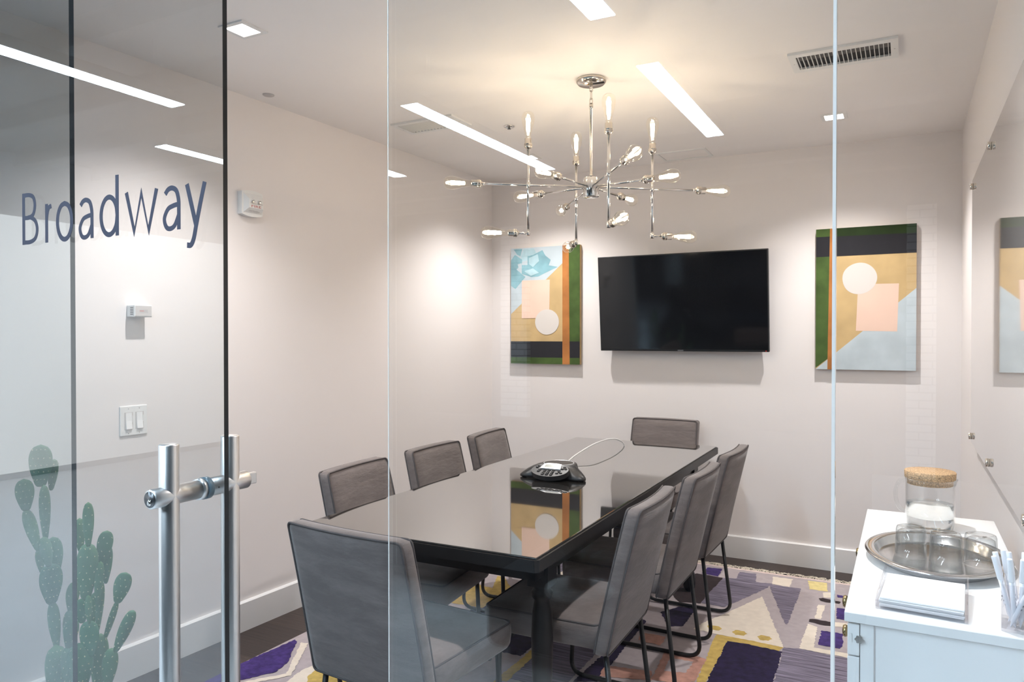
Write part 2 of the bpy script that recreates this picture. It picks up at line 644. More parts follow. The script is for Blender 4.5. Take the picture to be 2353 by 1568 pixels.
struct('baseboard_back', baseboard_profile(MB(), (xl(YB), YB, 0), (XR, YB, 0), (0, -1, 0)), 'trim_white', 'tall white baseboard along the back wall')
struct('baseboard_left', baseboard_profile(MB(), (xl(0.95), 0.95, 0), (xl(YB), YB, 0), (1, -KL, 0)), 'trim_white', 'tall white baseboard along the left wall')
struct('baseboard_right', baseboard_profile(MB(), (XR, 0.97, 0), (XR, YB, 0), (-1, 0, 0)), 'trim_white', 'tall white baseboard along the right wall')

# the office on the camera's side of the glass, seen mirrored in the panes
struct('floor_office', MB().box((-7.5, -6.2, -0.08), (4.5, 0.97, 0.0)), 'concrete', 'polished grey concrete floor of the open office')
mb = MB().box((-7.5, -6.2, 3.1), (4.5, 0.94, 3.2))
for k in range(9):
    mb.box((-7.4, -6.0 + k * 0.75, 2.95), (4.4, -5.85 + k * 0.75, 3.1))
struct('ceiling_office', mb, 'office_ceiling', 'dark beamed ceiling of the open office')
struct('wall_office_rear', MB().box((-7.5, -6.2, -0.05), (4.5, -6.1, 3.15)), 'office_dark', 'dark rear wall of the open office')
struct('wall_office_left', MB().box((-7.6, -6.2, -0.05), (-7.5, 1.0, 3.15)), 'office_wall', 'pale side wall of the open office')
struct('window_4', MB().box((-7.505, -5.6, 0.06), (-7.485, 0.6, 2.50)), 'daylight', 'bright daylight window in the side wall of the open office')
struct('wall_office_right', MB().box((4.5, -6.2, -0.05), (4.6, 1.0, 3.15)), 'office_wall', 'pale far side wall of the open office')
struct('wall_front', MB().box((-7.5, 0.93, CEIL - 0.01), (4.5, 1.02, 3.12)).box((-7.5, 0.93, -0.05), (-2.93, 1.02, CEIL)).box((0.40, 0.93, -0.05), (4.5, 1.02, CEIL)),
       'office_wall', 'wall around the glass front')
mb = MB().box((-4.40, -6.12, 0.0), (-4.04, -6.0, 2.7)).box((0.0, -6.12, 0.0), (0.25, -6.0, 2.6))
struct('trim_1', mb, 'brick_white', 'white painted brick piers at the rear of the office')

# linear office lights, seen mirrored in the glass
for i, (x, y0, y1) in enumerate(STRIPS):
    t = empty('linear_light', (x, (y0 + y1) / 2, STRIP_Z), 0, None, 'ceiling light', 'linear lights of the office')
    h = (y1 - y0) / 2
    MB().box((-0.065, -h, 0.004), (0.065, h, 0.06)).build('housing', 'office_ceiling', t)
    MB().box((-0.056, -h + 0.004, 0.0), (0.056, h - 0.004, 0.004)).build('diffuser', 'strip_glow', t)
    MB().cyl((0, -h * 0.8, 0.06), (0, -h * 0.8, 0.40), 0.004, seg=6).build('suspension_rod', 'office_ceiling', t)
    MB().cyl((0, h * 0.8, 0.06), (0, h * 0.8, 0.40), 0.004, seg=6).build('suspension_rod', 'office_ceiling', t)
    t['label'] = ['white linear light mirrored in the large fixed pane, right of the chandelier',
                  'white linear light mirrored at the top edge above the chandelier canopy',
                  'white linear light mirrored in the fixed pane across the left ceiling vent',
                  'long white linear light mirrored in the glass door above the lettering',
                  'short end of a white linear light mirrored at the fixed pane beside the opening',
                  'short white linear light mirrored in the glass door beside the letter y'][i]

# ------------------------------------------------------------------ glass front


def glass_pane(name, x0, x1, y0, y1, mats, label):
    """faces with an x normal take the second material (left end) or the third (right end)"""
    mb = MB().box((x0, y0, 0.005), (x1, y1, CEIL - 0.005))
    bm = mb.bm
    bm.normal_update()
    for f in bm.faces:
        c = f.calc_center_median()
        if abs(c.x - x0) < 1e-4:
            f.material_index = 1
        elif abs(c.x - x1) < 1e-4:
            f.material_index = 2
    return struct(name, mb, mats, label)


glass_pane('window_1', -2.70, -1.636, YG, YG + 0.011, ['glass_side', 'glass_edge_blue', 'glass_edge_blue'], 'fixed glass pane at the left, behind the sliding door')
glass_pane('window_2', -0.762, -0.0812, YG, YG + 0.011, ['glass_clear', 'glass_clear', 'glass_clear'], 'large fixed glass pane in front of the table')
glass_pane('window_3', -0.0770, 0.262, YG, YG + 0.011, ['glass_clear', 'glass_clear', 'glass_clear'], 'narrow fixed glass pane in front of the white cabinet')
struct('trim_2', MB().box((-0.0811, YG - 0.0006, 0.005), (-0.0772, YG + 0.0116, CEIL - 0.005)), 'silicone', 'pale clear joint between the two fixed panes')
struct('trim_3', MB().box((-0.7632, YG - 0.0003, 0.005), (-0.7622, YG + 0.0012, CEIL - 0.005)), 'glass_edge_light', 'bright polished edge of the large fixed pane')

DX = -1.090
door = glass_pane('door_1', -2.62, DX, 0.945, 0.955, ['glass_door', 'glass_edge_dark', 'glass_edge_dark'], 'sliding glass door lettered Broadway, part open')
LET = MB()
NS = [0]


def pen_stroke(pts, w, curve=True, closed=False):
    """flat stroke of even width along a path, in the x, z plane of the door"""
    P = [Vector((p[0], p[1], 0)) for p in (smooth_path([(a, b, 0) for a, b in pts], 8) if curve else [(a, b) for a, b in pts])]
    L_, R_ = [], []
    for i, p in enumerate(P):
        if closed and i in (0, len(P) - 1):
            t = (P[1] - P[-2]).normalized()
        else:
            t = (P[min(i + 1, len(P) - 1)] - P[max(i - 1, 0)]).normalized()
        n = Vector((-t.y, t.x, 0)) * w / 2
        if not curve and 0 < i < len(P) - 1:
            a_, b_ = (P[i] - P[i - 1]).normalized(), (P[i + 1] - P[i]).normalized()
            na = Vector((-a_.y, a_.x, 0))
            n = Vector((-t.y, t.x, 0))
            n *= (w / 2) / max(0.5, n.dot(na))
        L_.append(p + n)
        R_.append(p - n)
    NS[0] += 1
    for i in range(len(P) - 1):
        LET.prism([(q.x, q.y) for q in (L_[i], L_[i + 1], R_[i + 1], R_[i])], 0, 0.0003 + 0.00006 * (NS[0] % 4), Matrix(((1, 0, 0, 0), (0, 0, -1, 0.945), (0, 1, 0, 1.5525), (0, 0, 0, 1))))


def letter(kind, x0, x1, h=0.1125, sw=0.0102):
    e = sw / 2
    x0, x1 = x0 + e, x1 - e
    w = x1 - x0
    Q = lambda pts: [(x0 + u * w, v * h) for u, v in pts]
    oval = [(0.5 + 0.5 * math.cos(a), 0.365 + 0.335 * math.sin(a)) for a in [PI / 2 + 2 * PI * k / 12 for k in range(13)]]
    if kind == 'B':
        pen_stroke(Q([(0, 0), (0, 1)]), sw, False)
        pen_stroke(Q([(0, 0.955), (0.40, 0.955), (0.72, 0.90), (0.84, 0.745), (0.72, 0.58), (0.42, 0.52), (0, 0.52)]), sw * 0.9)
        pen_stroke(Q([(0.3, 0.52), (0.50, 0.52), (0.86, 0.44), (1, 0.275), (0.86, 0.11), (0.48, 0.045), (0, 0.045)]), sw * 0.9)
    if kind == 'r':
        pen_stroke(Q([(0, 0), (0, 0.735)]), sw, False)
        pen_stroke(Q([(0.0, 0.42), (0.16, 0.56), (0.48, 0.66), (1.0, 0.685)]), sw * 0.95)
    if kind == 'o':
        pen_stroke(Q(oval), sw, True, True)
    if kind == 'a':
        pen_stroke(Q([(0.08, 0.615), (0.28, 0.685), (0.55, 0.705), (0.84, 0.65), (0.985, 0.50), (1, 0.34), (1, 0)]), sw * 0.95)
        pen_stroke(Q([(1, 0.425), (0.62, 0.405), (0.26, 0.355), (0.02, 0.205), (0.14, 0.065), (0.40, 0.025), (0.72, 0.075), (1, 0.25)]), sw * 0.9)
    if kind == 'd':
        pen_stroke(Q([(0.5 + 0.5 * math.cos(a), 0.365 + 0.335 * math.sin(a)) for a in [2 * PI * k / 12 for k in range(13)]]), sw, True, True)
        pen_stroke(Q([(1, 0), (1, 1.075)]), sw, False)
    if kind == 'w':
        pen_stroke(Q([(0, 0.735), (0.265, 0.03), (0.5, 0.70), (0.735, 0.03), (1, 0.735)]), sw * 0.95, False)
    if kind == 'y':
        pen_stroke(Q([(0, 0.735), (0.50, 0.05)]), sw, False)
        pen_stroke(Q([(1, 0.735), (0.75, 0.39), (0.51, 0.03), (0.38, -0.17), (0.22, -0.275), (0.0, -0.275)]), sw)


for kind, x0, x1 in (('B', -1.7184, -1.6578), ('r', -1.6335, -1.6059), ('o', -1.5945, -1.5347), ('a', -1.5177, -1.4665), ('d', -1.4469, -1.3854), ('w', -1.3667, -1.2662), ('a', -1.2551, -1.2034), ('y', -1.1909, -1.1325)):
    letter(kind, x0, x1)
o = LET.build('lettering', 'navy_vinyl', door)
o['label'] = 'dark blue lettering reading Broadway'

HX, HZ, HR = -1.148, 1.070, 0.0172
hd = empty('door_handle')
hd.parent = door
HX = -1.148


def handle_piece(name, mb, mat='steel', label=None):
    o = mb.build(name, mat, hd)
    if label:
        o['label'] = label
    return o


HY = {'outer': 0.875, 'inner': 1.009}
for k_, y in HY.items():
    handle_piece('pull_bar', MB().lathe([(0, 0.04), (HR - 0.001, 0.04), (HR, 0.041), (HR, 1.1595), (HR - 0.0012, 1.1612), (0, 1.1612)], 40, Matrix.Translation((HX, y, 0)), cap=False),
                 label='upright brushed steel bar on the %s side' % ('office' if k_ == 'outer' else 'room'))
M_ = Matrix.Translation((HX, 0, HZ)) @ Matrix.Rotation(R(-90), 4, 'X')     # local z runs along +y
handle_piece('cross_post', MB().lathe([(0, 0.8375), (0.0160, 0.8375), (0.0172, 0.8387), (0.0172, 0.943), (0, 0.943)], 36, M_, cap=False), label='steel post through the outer bar')
handle_piece('cross_post', MB().lathe([(0, 0.957), (0.0172, 0.957), (0.0172, 1.046), (0.0155, 1.048), (0, 1.048)], 36, M_, cap=False), label='steel post through the inner bar')
handle_piece('collar', MB().lathe([(0.012, 0.934), (0.0195, 0.934), (0.0195, 0.9445), (0.012, 0.9445)], 36, M_), label='polished collar against the glass')
handle_piece('gasket', MB().lathe([(0.010, 0.9447), (0.0205, 0.9447), (0.0205, 0.9562), (0.010, 0.9562)], 36, M_), 'gasket', 'blue grey clear gasket ring')
handle_piece('lock_face', MB().lathe([(0, 0.8360), (0.0140, 0.8360), (0.0140, 0.8377), (0, 0.8377)], 32, M_, cap=False), 'steel_dark', 'dark round lock face')
handle_piece('lock_cylinder', MB().lathe([(0, 0.8340), (0.0052, 0.8340), (0.0056, 0.8360), (0, 0.8360)], 20, Matrix.Translation((0.001, 0, -0.005)) @ M_, cap=False)
             .box((HX - 0.0008, 0.8330, HZ - 0.009), (HX + 0.0016, 0.8341, HZ - 0.002)), 'chrome', 'small chrome key cylinder')
handle_piece('thumb_turn', MB().rbox((HX - 0.0045, 1.047, HZ - 0.0115), (HX + 0.0045, 1.072, HZ + 0.0115), 0.002), label='flat steel thumb turn')
handle_piece('set_screw', MB().cyl((HX + 0.0165, 0.968, HZ), (HX + 0.0178, 0.968, HZ), 0.0018, seg=10), 'dark_slot')

# ------------------------------------------------------------------ ceiling fittings
LAB = ['square recessed downlight in the ceiling near the left wall', 'square recessed downlight near the back wall, above the right painting',
       'square recessed downlight near the back wall, behind the chandelier', 'square recessed downlight above the white cabinet']
for i, (x, y) in enumerate(DOWNLIGHTS):
    t = empty('recessed_downlight', (x, y, CEIL), 0, LAB[i], 'ceiling light', 'recessed ceiling downlights')
    s, q = 0.060, 0.043
    mb = MB()
    for lo, hi in (((-s, -s), (s, -q)), ((-s, q), (s, s)), ((-s, -q), (-q, q)), ((q, -q), (s, q))):
        mb.box((lo[0], lo[1], -0.006), (hi[0], hi[1], 0.0))
    mb.build('trim_plate', 'white_plastic', t)
    MB().box((-q, -q, -0.0035), (q, q, -0.0005)).build('lens', 'lens_glow', t)


def vent(name, loc, w, d, bw, nslat, label, along_x=True, tilt=0.0, deep=True):
    t = empty(name, loc, 0, label, 'vent', 'ceiling vents')
    mb = MB()
    T = 0.010
    for lo, hi in (((-w, -d), (w, -d + bw[1])), ((-w, d - bw[1]), (w, d)), ((-w, -d + bw[1]), (-w + bw[0], d - bw[1])), ((w - bw[0], -d + bw[1]), (w, d - bw[1]))):
        mb.box((lo[0], lo[1], -T), (hi[0], hi[1], 0))
    mb.build('frame', 'white_plastic', t, bevel=0.0015)
    iw, id_ = w - bw[0], d - bw[1]
    MB().box((-iw, -id_, -0.0012), (iw, id_, -0.0004)).build('duct_shade_panel', 'dark_slot' if deep else 'vent_grey', t)  # flat dark panel on the ceiling, coloured as the shade inside the duct
    mb = MB()
    for k in range(nslat):
        x = -iw + (k + 0.5) * 2 * iw / nslat
        mb.box((-0.0012, -id_, -0.0045), (0.0012, id_, 0.0045), Matrix.Translation((x, 0, -0.0058)) @ Matrix.Rotation(tilt, 4, 'Y'))
    mb.build('louvers', 'white_plastic', t)
    for sx_ in (-1, 1):
        MB().lathe([(0.0, -T - 0.0012), (0.0028, -T - 0.0006), (0.003, -T)], 10, Matrix.Translation((sx_ * (w - bw[0] / 2), 0, 0)), cap=False).build('screw', 'grey_plastic', t)
    return t


v1 = vent('ceiling_vent', (-0.224, 3.199, CEIL), 0.193, 0.108, (0.026, 0.034), 21, 'white slotted ceiling vent near the right wall')
MB().box((-0.165, -0.072, -0.0030), (0.165, -0.010, -0.0014)).build('damper_blade', 'vent_grey', v1)
vent('ceiling_vent', (-2.19, 3.235, CEIL), 0.188, 0.098, (0.026, 0.026), 16, 'white slotted ceiling vent near the left wall', tilt=R(20), deep=False)

t = empty('access_panel', (-1.195, 4.49, CEIL), 0, 'flat white access panel in the ceiling above the television', 'access panel')
mb = MB()
s, d, q = 0.150, 0.105, 0.014
for lo, hi in (((-s, -d), (s, -d + q)), ((-s, d - q), (s, d)), ((-s, -d + q), (-s + q, d - q)), ((s - q, -d + q), (s, d - q))):
    mb.box((lo[0], lo[1], -0.006), (hi[0], hi[1], 0))
mb.build('frame', 'white_plastic', t, bevel=0.001)
MB().box((-s + q + 0.002, -d + q + 0.002, -0.003), (s - q - 0.002, d - q - 0.002, -0.0005)).build('door', 'ceiling_paint', t)

t = empty('sprinkler', (-1.85, 3.462, CEIL), 0, 'small round recessed sprinkler in the ceiling left of the chandelier', 'sprinkler')
MB().lathe([(0.012, -0.001), (0.030, -0.001), (0.030, -0.004), (0.025, -0.006), (0.014, -0.003)], 28, cap=False).build('escutcheon', 'chrome', t)
MB().lathe([(0.0, -0.016), (0.010, -0.016), (0.010, -0.014), (0.004, -0.013), (0.004, 0.0)], 16, cap=False).build('sprinkler_head', 'steel_dark', t)
o = MB().lathe([(0.0, -0.004), (0.024, -0.004), (0.026, -0.002), (0.026, 0.0)], 28, cap=False).build('sprinkler_cover', 'grey_plastic', loc=(-2.585, 2.50, CEIL))
tag(o, 'small grey round cover disc in the ceiling near the left wall', 'sprinkler cover')

# ------------------------------------------------------------------ chandelier
CX, CY, CZ = -1.203, 3.0, 1.997
ch = empty('chandelier', (CX, CY, CZ), R(36.4), 'polished nickel chandelier of crossing rods with sixteen clear filament bulbs', 'chandelier')
MB().lathe([(0, 0.041), (0.030, 0.040), (0.034, 0.037), (0.034, -0.041), (0.032, -0.044), (0, -0.044)], 32, cap=False).build('hub', 'chrome', ch)
ZT = CEIL - CZ
MB().lathe([(0, ZT - 0.024), (0.056, ZT - 0.022), (0.064, ZT - 0.014), (0.066, ZT - 0.006), (0.063, ZT), (0, ZT)], 40, cap=False).build('canopy', 'nickel', ch)
MB().cyl((0, 0, ZT - 0.040), (0, 0, ZT - 0.022), 0.007, seg=12).tube([(0.007 * math.cos(a), 0, ZT - 0.046 + 0.008 * math.sin(a)) for a in [k * PI / 8 for k in range(16)]], 0.0016, 6, True).build('canopy_loop', 'nickel', ch)


def link(z0, z1, turn):
    h, w_ = (z1 - z0) / 2, 0.0065
    pts = []
    for k in range(20):
        a = 2 * PI * k / 20
        y = w_ * math.cos(a)
        z = (z0 + z1) / 2 + math.copysign(abs(math.sin(a)) ** 0.45, math.sin(a)) * h
        pts.append((y * math.cos(turn), y * math.sin(turn), z))
    MB().tube(pts, 0.0017, 6, True).build('chain_link', 'nickel', ch)


link(ZT - 0.088, ZT - 0.048, 0.9)
link(ZT - 0.104, ZT - 0.082, 0.9 + PI / 2)
MB().lathe([(0, 0.041), (0.009, 0.041), (0.009, 0.052), (0.006, 0.055), (0.006, ZT - 0.128), (0.0085, ZT - 0.126), (0.0085, ZT - 0.104), (0, ZT - 0.102)], 16, cap=False).build('stem', 'nickel', ch)

bulb_prof = [(0.0125, 0.0), (0.0128, 0.010), (0.0145, 0.022), (0.0185, 0.040), (0.0235, 0.058), (0.0272, 0.073), (0.0285, 0.085), (0.0272, 0.097),
             (0.0225, 0.108), (0.0135, 0.115), (0.0, 0.1175)]
sock_prof = [(0.0, 0.0), (0.007, 0.0), (0.010, 0.003), (0.0165, 0.010), (0.0178, 0.014), (0.0165, 0.0165), (0.0165, 0.021), (0.0180, 0.023), (0.0165, 0.0255),
             (0.0150, 0.027), (0.0150, 0.047), (0.0135, 0.048), (0.0, 0.048)]
sock_me = bulb_me = fil_me = None


def bulb_at(p, d):
    """socket, bulb and lit filament from p along d, in the chandelier's own axes"""
    global sock_me, bulb_me, fil_me
    M = Matrix.Translation(Vector(p)) @ Vector(d).to_track_quat('Z', 'Y').to_matrix().to_4x4()
    if sock_me is None:
        s_ = MB().lathe(sock_prof, 24, cap=False).build('socket', 'nickel', ch)
        b_ = MB().lathe(bulb_prof, 28, cap=False).build('bulb', 'glass_bulb', ch)
        f = MB()
        for k in range(6):
            a = k * PI / 3
            f.cyl((0.0055 * math.cos(a), 0.0055 * math.sin(a), 0.030), (0.0085 * math.cos(a), 0.0085 * math.sin(a), 0.088), 0.0017, seg=6)
        f_ = f.build('filament', 'filament', b_)
        sock_me, bulb_me, fil_me = s_.data, b_.data, f_.data
    else:
        s_ = bpy.data.objects.new('socket', sock_me)
        b_ = bpy.data.objects.new('bulb', bulb_me)
        f_ = bpy.data.objects.new('filament', fil_me)
        for o_, p_ in ((s_, ch), (b_, ch), (f_, b_)):
            col.objects.link(o_)
            o_.parent = p_
    s_.matrix_local = M
    b_.matrix_local = M @ Matrix.Translation((0, 0, 0.046))
    q = M @ Vector((0, 0, 0.046 + 0.062))
    lamp('bulb_lamp', 'POINT', q, BULB_W * (0.32 if d[2] > 0.5 else 1.0), BULB_C, ch, shadow_soft_size=0.012)


RV, LA, LS = 0.275, 0.470, 0.245
for k in range(8):
    a = k * PI / 4
    d = Vector((math.cos(a), math.sin(a), 0))
    L = LA if k % 2 == 0 else LS
    MB().cyl(d * 0.033, d * (L + 0.002), 0.0045, seg=12).lathe([(0.0065, 0), (0.0065, 0.012)], 12, Matrix.Translation(d * (L - 0.010)) @ d.to_track_quat('Z', 'Y').to_matrix().to_4x4()).build('arm', 'chrome', ch)
    bulb_at(d * L, d)
    if k % 2 == 0:
        p = d * RV
        MB().cyl(p + Vector((0, 0, -0.205)), p + Vector((0, 0, 0.153)), 0.0062, seg=14).build('upright_tube', 'chrome', ch)
        MB().cyl(p + Vector((0, 0, -0.012)), p + Vector((0, 0, 0.012)), 0.0085, seg=14).build('tube_clamp', 'chrome', ch)
        e = p + Vector((0, 0, -0.205))
        MB().cyl(e + Vector((0, 0, -0.010)), e + Vector((0, 0, 0.012)), 0.0085, seg=14).cyl(e, e + d * 0.042, 0.0042, seg=10).build('elbow', 'chrome', ch)
        bulb_at(p + Vector((0, 0, 0.150)), (0, 0, 1))
        bulb_at(e + d * 0.040, d)

# ------------------------------------------------------------------ television, paintings
tv = empty('television', (-1.237, YB, 1.5645), 0, 'large black flat television on the back wall, tilted slightly down', 'television')
TM = Matrix.Translation((0, -0.105, 0)) @ Matrix.Rotation(R(5.6), 4, 'X')
W2, H2 = 0.527, 0.3035
MB().rbox((-W2, -0.012, -H2), (W2, 0.018, H2), 0.003, 2, TM).build('casing', 'bezel_black', tv)
MB().box((-W2 + 0.007, -0.0128, -H2 + 0.013), (W2 - 0.007, -0.0119, H2 - 0.007), TM).build('screen', 'screen_black', tv)
MB().rbox((-0.32, 0.017, -0.22), (0.32, 0.042, 0.16), 0.006, 2, TM).build('back_cover', 'bezel_black', tv)
MB().box((-0.2, 0.030, -0.14), (0.2, 0.044, 0.14), TM).box((-0.22, -0.012, -0.12), (0.22, -0.001, 0.12)).box((-0.03, -0.09, -0.10), (0.03, -0.005, 0.02)).build('wall_bracket', 'black_metal', tv)
o, w = words('SAMSUNG', 0.0058, 'maker_lettering', 'silver_ink', tv, (0, 0, 0), (0, 0, 0))
o.matrix_local = TM @ Matrix.Translation((-w / 2, -0.0132, -H2 + 0.0035)) @ Matrix.Rotation(R(90), 4, 'X')
MB().cyl((W2 - 0.018, -0.0128, -H2 + 0.006), (W2 - 0.018, -0.0122, -H2 + 0.006), 0.0018, seg=10).build('standby_light', 'red_led', tv).matrix_local = TM


def ring(cx, cy, rx, ry, n=40, wob=0.0):
    return [(cx + rx * (1 + wob * math.sin(3 * a + 1)) * math.cos(a), cy + ry * (1 + wob * math.sin(2 * a)) * math.sin(a)) for a in [2 * PI * k / n for k in range(n)]]


def painting(x0, x1, z0, z1, layers, label, T=0.034):
    """stretched canvas: each painted shape is a thin layer of paint over the one before"""
    t = empty('abstract_painting', ((x0 + x1) / 2, YB, z0), 0, label, 'painting', 'abstract paintings beside the television')
    W_, H_ = x1 - x0, z1 - z0
    MB().box((-W_ / 2 + 0.02, -T + 0.006, 0.02), (W_ / 2 - 0.02, 0, H_ - 0.02)).build('stretcher', 'worn_wood', t)
    mats, mb = [], MB()
    for k, (mname, pts) in enumerate(layers):
        if mname not in mats:
            mats.append(mname)
        mb.mi = mats.index(mname)
        P = [((u - 0.5) * W_, v * H_) for u, v in pts]
        Mx = Matrix(((1, 0, 0, 0), (0, 0, -1, 0), (0, 1, 0, 0), (0, 0, 0, 1)))      # x, z on the wall; pulled towards the room
        if k == 0:
            mb.prism(P, 0.005, T, Mx)
        else:
            mb.prism(P, T - 0.001, T + 0.00025 * k, Mx)
    mb.build('canvas', mats, t)
    return t


F = [(0, 0), (1, 0), (1, 1), (0, 1)]
LP = [('art_tan', F), ('art_pale_blue', [(0, 0.43), (0.757, 0.853), (0.757, 1), (0, 1)]),
      ('art_teal_light', [(0.19, 0.99), (0.34, 0.99), (0.40, 0.93), (0.30, 0.90), (0.17, 0.88), (0.15, 0.93)]),
      ('art_teal', [(0.25, 0.927), (0.33, 0.935), (0.468, 0.972), (0.51, 0.925), (0.588, 0.886), (0.56, 0.84), (0.688, 0.823), (0.455, 0.762), (0.409, 0.748), (0.31, 0.746), (0.163, 0.777), (0.163, 0.853), (0.25, 0.851)]),
      ('art_teal', [(0.061, 0.945), (0.17, 0.899), (0.163, 0.861), (0.082, 0.817), (0.217, 0.749), (0.068, 0.647), (0, 0.677), (0, 0.897)]),
      ('art_teal', [(0.041, 0.992), (0.17, 0.991), (0.143, 0.931), (0.095, 0.944)]),
      ('art_teal_light', [(0.27, 0.91), (0.40, 0.94), (0.42, 0.88), (0.33, 0.83), (0.27, 0.86)]),
      ('art_pale_blue', [(0.10, 0.86), (0.16, 0.87), (0.155, 0.80), (0.13, 0.81)]),
      ('art_teal_light', [(0.20, 0.80), (0.33, 0.82), (0.42, 0.78), (0.30, 0.755)]),
      ('art_peach', [(0.167, 0.718), (0.577, 0.718), (0.569, 0.392), (0.163, 0.392)]),
      ('art_white', ring(0.536, 0.358, 0.173, 0.108)),
      ('art_green', [(0.852, 0), (1, 0), (1, 1), (0.847, 1)]), ('art_charcoal', [(0, 0.055), (1, 0.055), (1, 0.193), (0, 0.193)]),
      ('art_green', [(0, 0), (1, 0), (1, 0.055), (0, 0.055)]), ('art_orange', [(0.760, 0), (0.862, 0), (0.848, 1), (0.758, 1)])]
painting(-2.457, -1.935, 1.165, 1.971, LP, 'abstract painting with blue crumpled shapes, left of the television')
RP = [('art_tan', F), ('art_pale_blue', [(0, 0), (1, 0), (1, 0.563)]), ('art_peach', [(0.434, 0.600), (0.834, 0.597), (0.819, 0.268), (0.413, 0.274)]),
      ('art_white', ring(0.446, 0.640, 0.174, 0.110, 44, 0.02)), ('art_green', [(0, 0.01), (0.125, 0.075), (0.15, 1), (0, 1)]),
      ('art_charcoal', [(0, 0.802), (1, 0.803), (1, 0.938), (0, 0.945)]), ('art_darkgreen', [(0.16, 0.943), (1, 0.937), (1, 1), (0.16, 1)]),
      ('art_orange', [(0.124, 0), (0.187, 0), (0.190, 1), (0.145, 1)])]
painting(-0.462, 0.049, 1.165, 1.971, RP, 'abstract painting with white disc and pale blue corner, right of the television')

# ------------------------------------------------------------------ fittings on the left wall


def on_left(name, y, z, label, cat):
    """local x runs along the wall (away from the glass), local y comes out into the room, z is up"""
    t = bpy.data.objects.new(name, None)
    t.empty_display_size = 0.05
    col.objects.link(t)
    t.location = (xl(y), y, z)
    # x axis -> +Y, y axis -> +X
    a = math.atan(KL)
    ex = Vector((math.sin(a), math.cos(a), 0))
    ey = Vector((math.cos(a), -math.sin(a), 0))
    t.rotation_euler = Matrix((( ex.x, -ey.x, 0), (ex.y, -ey.y, 0), (0, 0, 1))).to_euler()   # right handed: local -y faces the room
    return tag(t, label, cat)


# local -y faces the room; local x runs away from the glass front
t = on_left('light_switch', 1.902, 1.020, 'white two rocker light switch plate on the left wall', 'light switch')
MB().rbox((-0.058, -0.006, -0.059), (0.058, 0.0, 0.059), 0.003, 2).build('plate', 'white_plastic', t)
for x in (-0.023, 0.023):
    MB().box((x - 0.0175, -0.0068, -0.034), (x + 0.0175, -0.005, 0.034)).build('rocker_frame', 'grey_plastic', t)
    r_ = MB().prism([(-0.0068, -0.032), (-0.0125, -0.032), (-0.0085, 0.0), (-0.0075, 0.032), (-0.0068, 0.032)], x - 0.0125, x + 0.0125,
                    Matrix(((0, 0, 1, 0), (1, 0, 0, 0), (0, 1, 0, 0), (0, 0, 0, 1)))).build('rocker', 'white_lacquer', t, bevel=0.0008)
    MB().box((x + 0.0133, -0.0082, -0.006), (x + 0.0163, -0.0066, 0.020)).build('dimmer_slide', 'white_plastic', t)
    for z in (-0.0485, 0.0485):
        MB().lathe([(0, 0.0012), (0.002, 0.0010), (0.0028, 0)], 12, Matrix.Translation((x, -0.006, z)) @ Matrix.Rotation(R(90), 4, 'X'), cap=False).build('screw', 'grey_plastic', t)

t = on_left('thermostat', 1.915, 1.453, 'small white boxy thermostat on the left wall above the light switch', 'thermostat')
MB().rbox((-0.038, -0.050, -0.0235), (0.038, 0.0, 0.0235), 0.003, 2).build('housing', 'white_plastic', t)
MB().box((-0.034, -0.0508, -0.0195), (0.0345, -0.0498, 0.0200)).build('face_label', 'grey_plastic', t)
mb = MB()
for k in range(5):
    z = 0.0125 - k * 0.0065
    mb.box((-0.0388, -0.042, z - 0.0013), (-0.0378, -0.024, z + 0.0013))
mb.build('side_vents', 'dark_slot', t)
MB().box((-0.017, -0.0511, -0.0015), (0.001, -0.0506, 0.0012)).build('scale_bar', 'red_ink', t)
mb = MB().box((0.001, -0.0511, -0.0012), (0.017, -0.0506, 0.0008))
for k in range(6):
    mb.box((-0.015 + k * 0.006, -0.0511, 0.0035), (-0.0132 + k * 0.006, -0.0506, 0.0055)).box((-0.015 + k * 0.006, -0.0511, -0.0075), (-0.0125 + k * 0.006, -0.0506, -0.0048))
mb.build('scale_marks', 'grey_ink', t)
MB().box((-0.018, -0.046, -0.0242), (0.026, -0.020, -0.0232)).build('underside_vents', 'grey_plastic', t)
MB().lathe([(0, 0.003), (0.003, 0.002), (0.0035, 0)], 12, Matrix.Translation((-0.006, -0.035, -0.0232)) @ Matrix.Rotation(R(180), 4, 'X'), cap=False).build('adjuster', 'grey_plastic', t)

t = on_left('fire_alarm_strobe', 2.476, 1.964, 'white fire alarm strobe lettered FIRE on the left wall', 'fire alarm')
w_, h_ = 0.060, 0.060
bow = [(-w_, -h_ * .86), (-w_ * .5, -h_ * .97), (0, -h_), (w_ * .5, -h_ * .97), (w_, -h_ * .86), (w_, h_ * .86), (w_ * .5, h_ * .97), (0, h_), (-w_ * .5, h_ * .97), (-w_, h_ * .86)]
Mw = Matrix(((1, 0, 0, 0), (0, 0, -1, 0), (0, 1, 0, 0), (0, 0, 0, 1)))
MB().prism(bow, 0.0, 0.028, Mw).build('back_box', 'white_plastic', t, bevel=0.003)
mb = MB()
a = [(-0.052, -0.044), (0.052, -0.044), (0.052, 0.046), (-0.052, 0.046)]
b = [(-0.034, -0.022), (0.048, -0.022), (0.048, 0.018), (-0.034, 0.018)]
va = [mb.bm.verts.new((p[0], -0.0275, p[1])) for p in a]
vb = [mb.bm.verts.new((p[0], -0.046, p[1])) for p in b]
mb.bm.faces.new(vb)
for k in range(4):
    mb.bm.faces.new([va[k], va[(k + 1) % 4], vb[(k + 1) % 4], vb[k]])
mb.build('front_cover', 'white_plastic', t, bevel=0.0015)
mb = MB().rbox((-0.030, -0.0505, -0.004), (0.046, -0.0455, 0.015), 0.002)
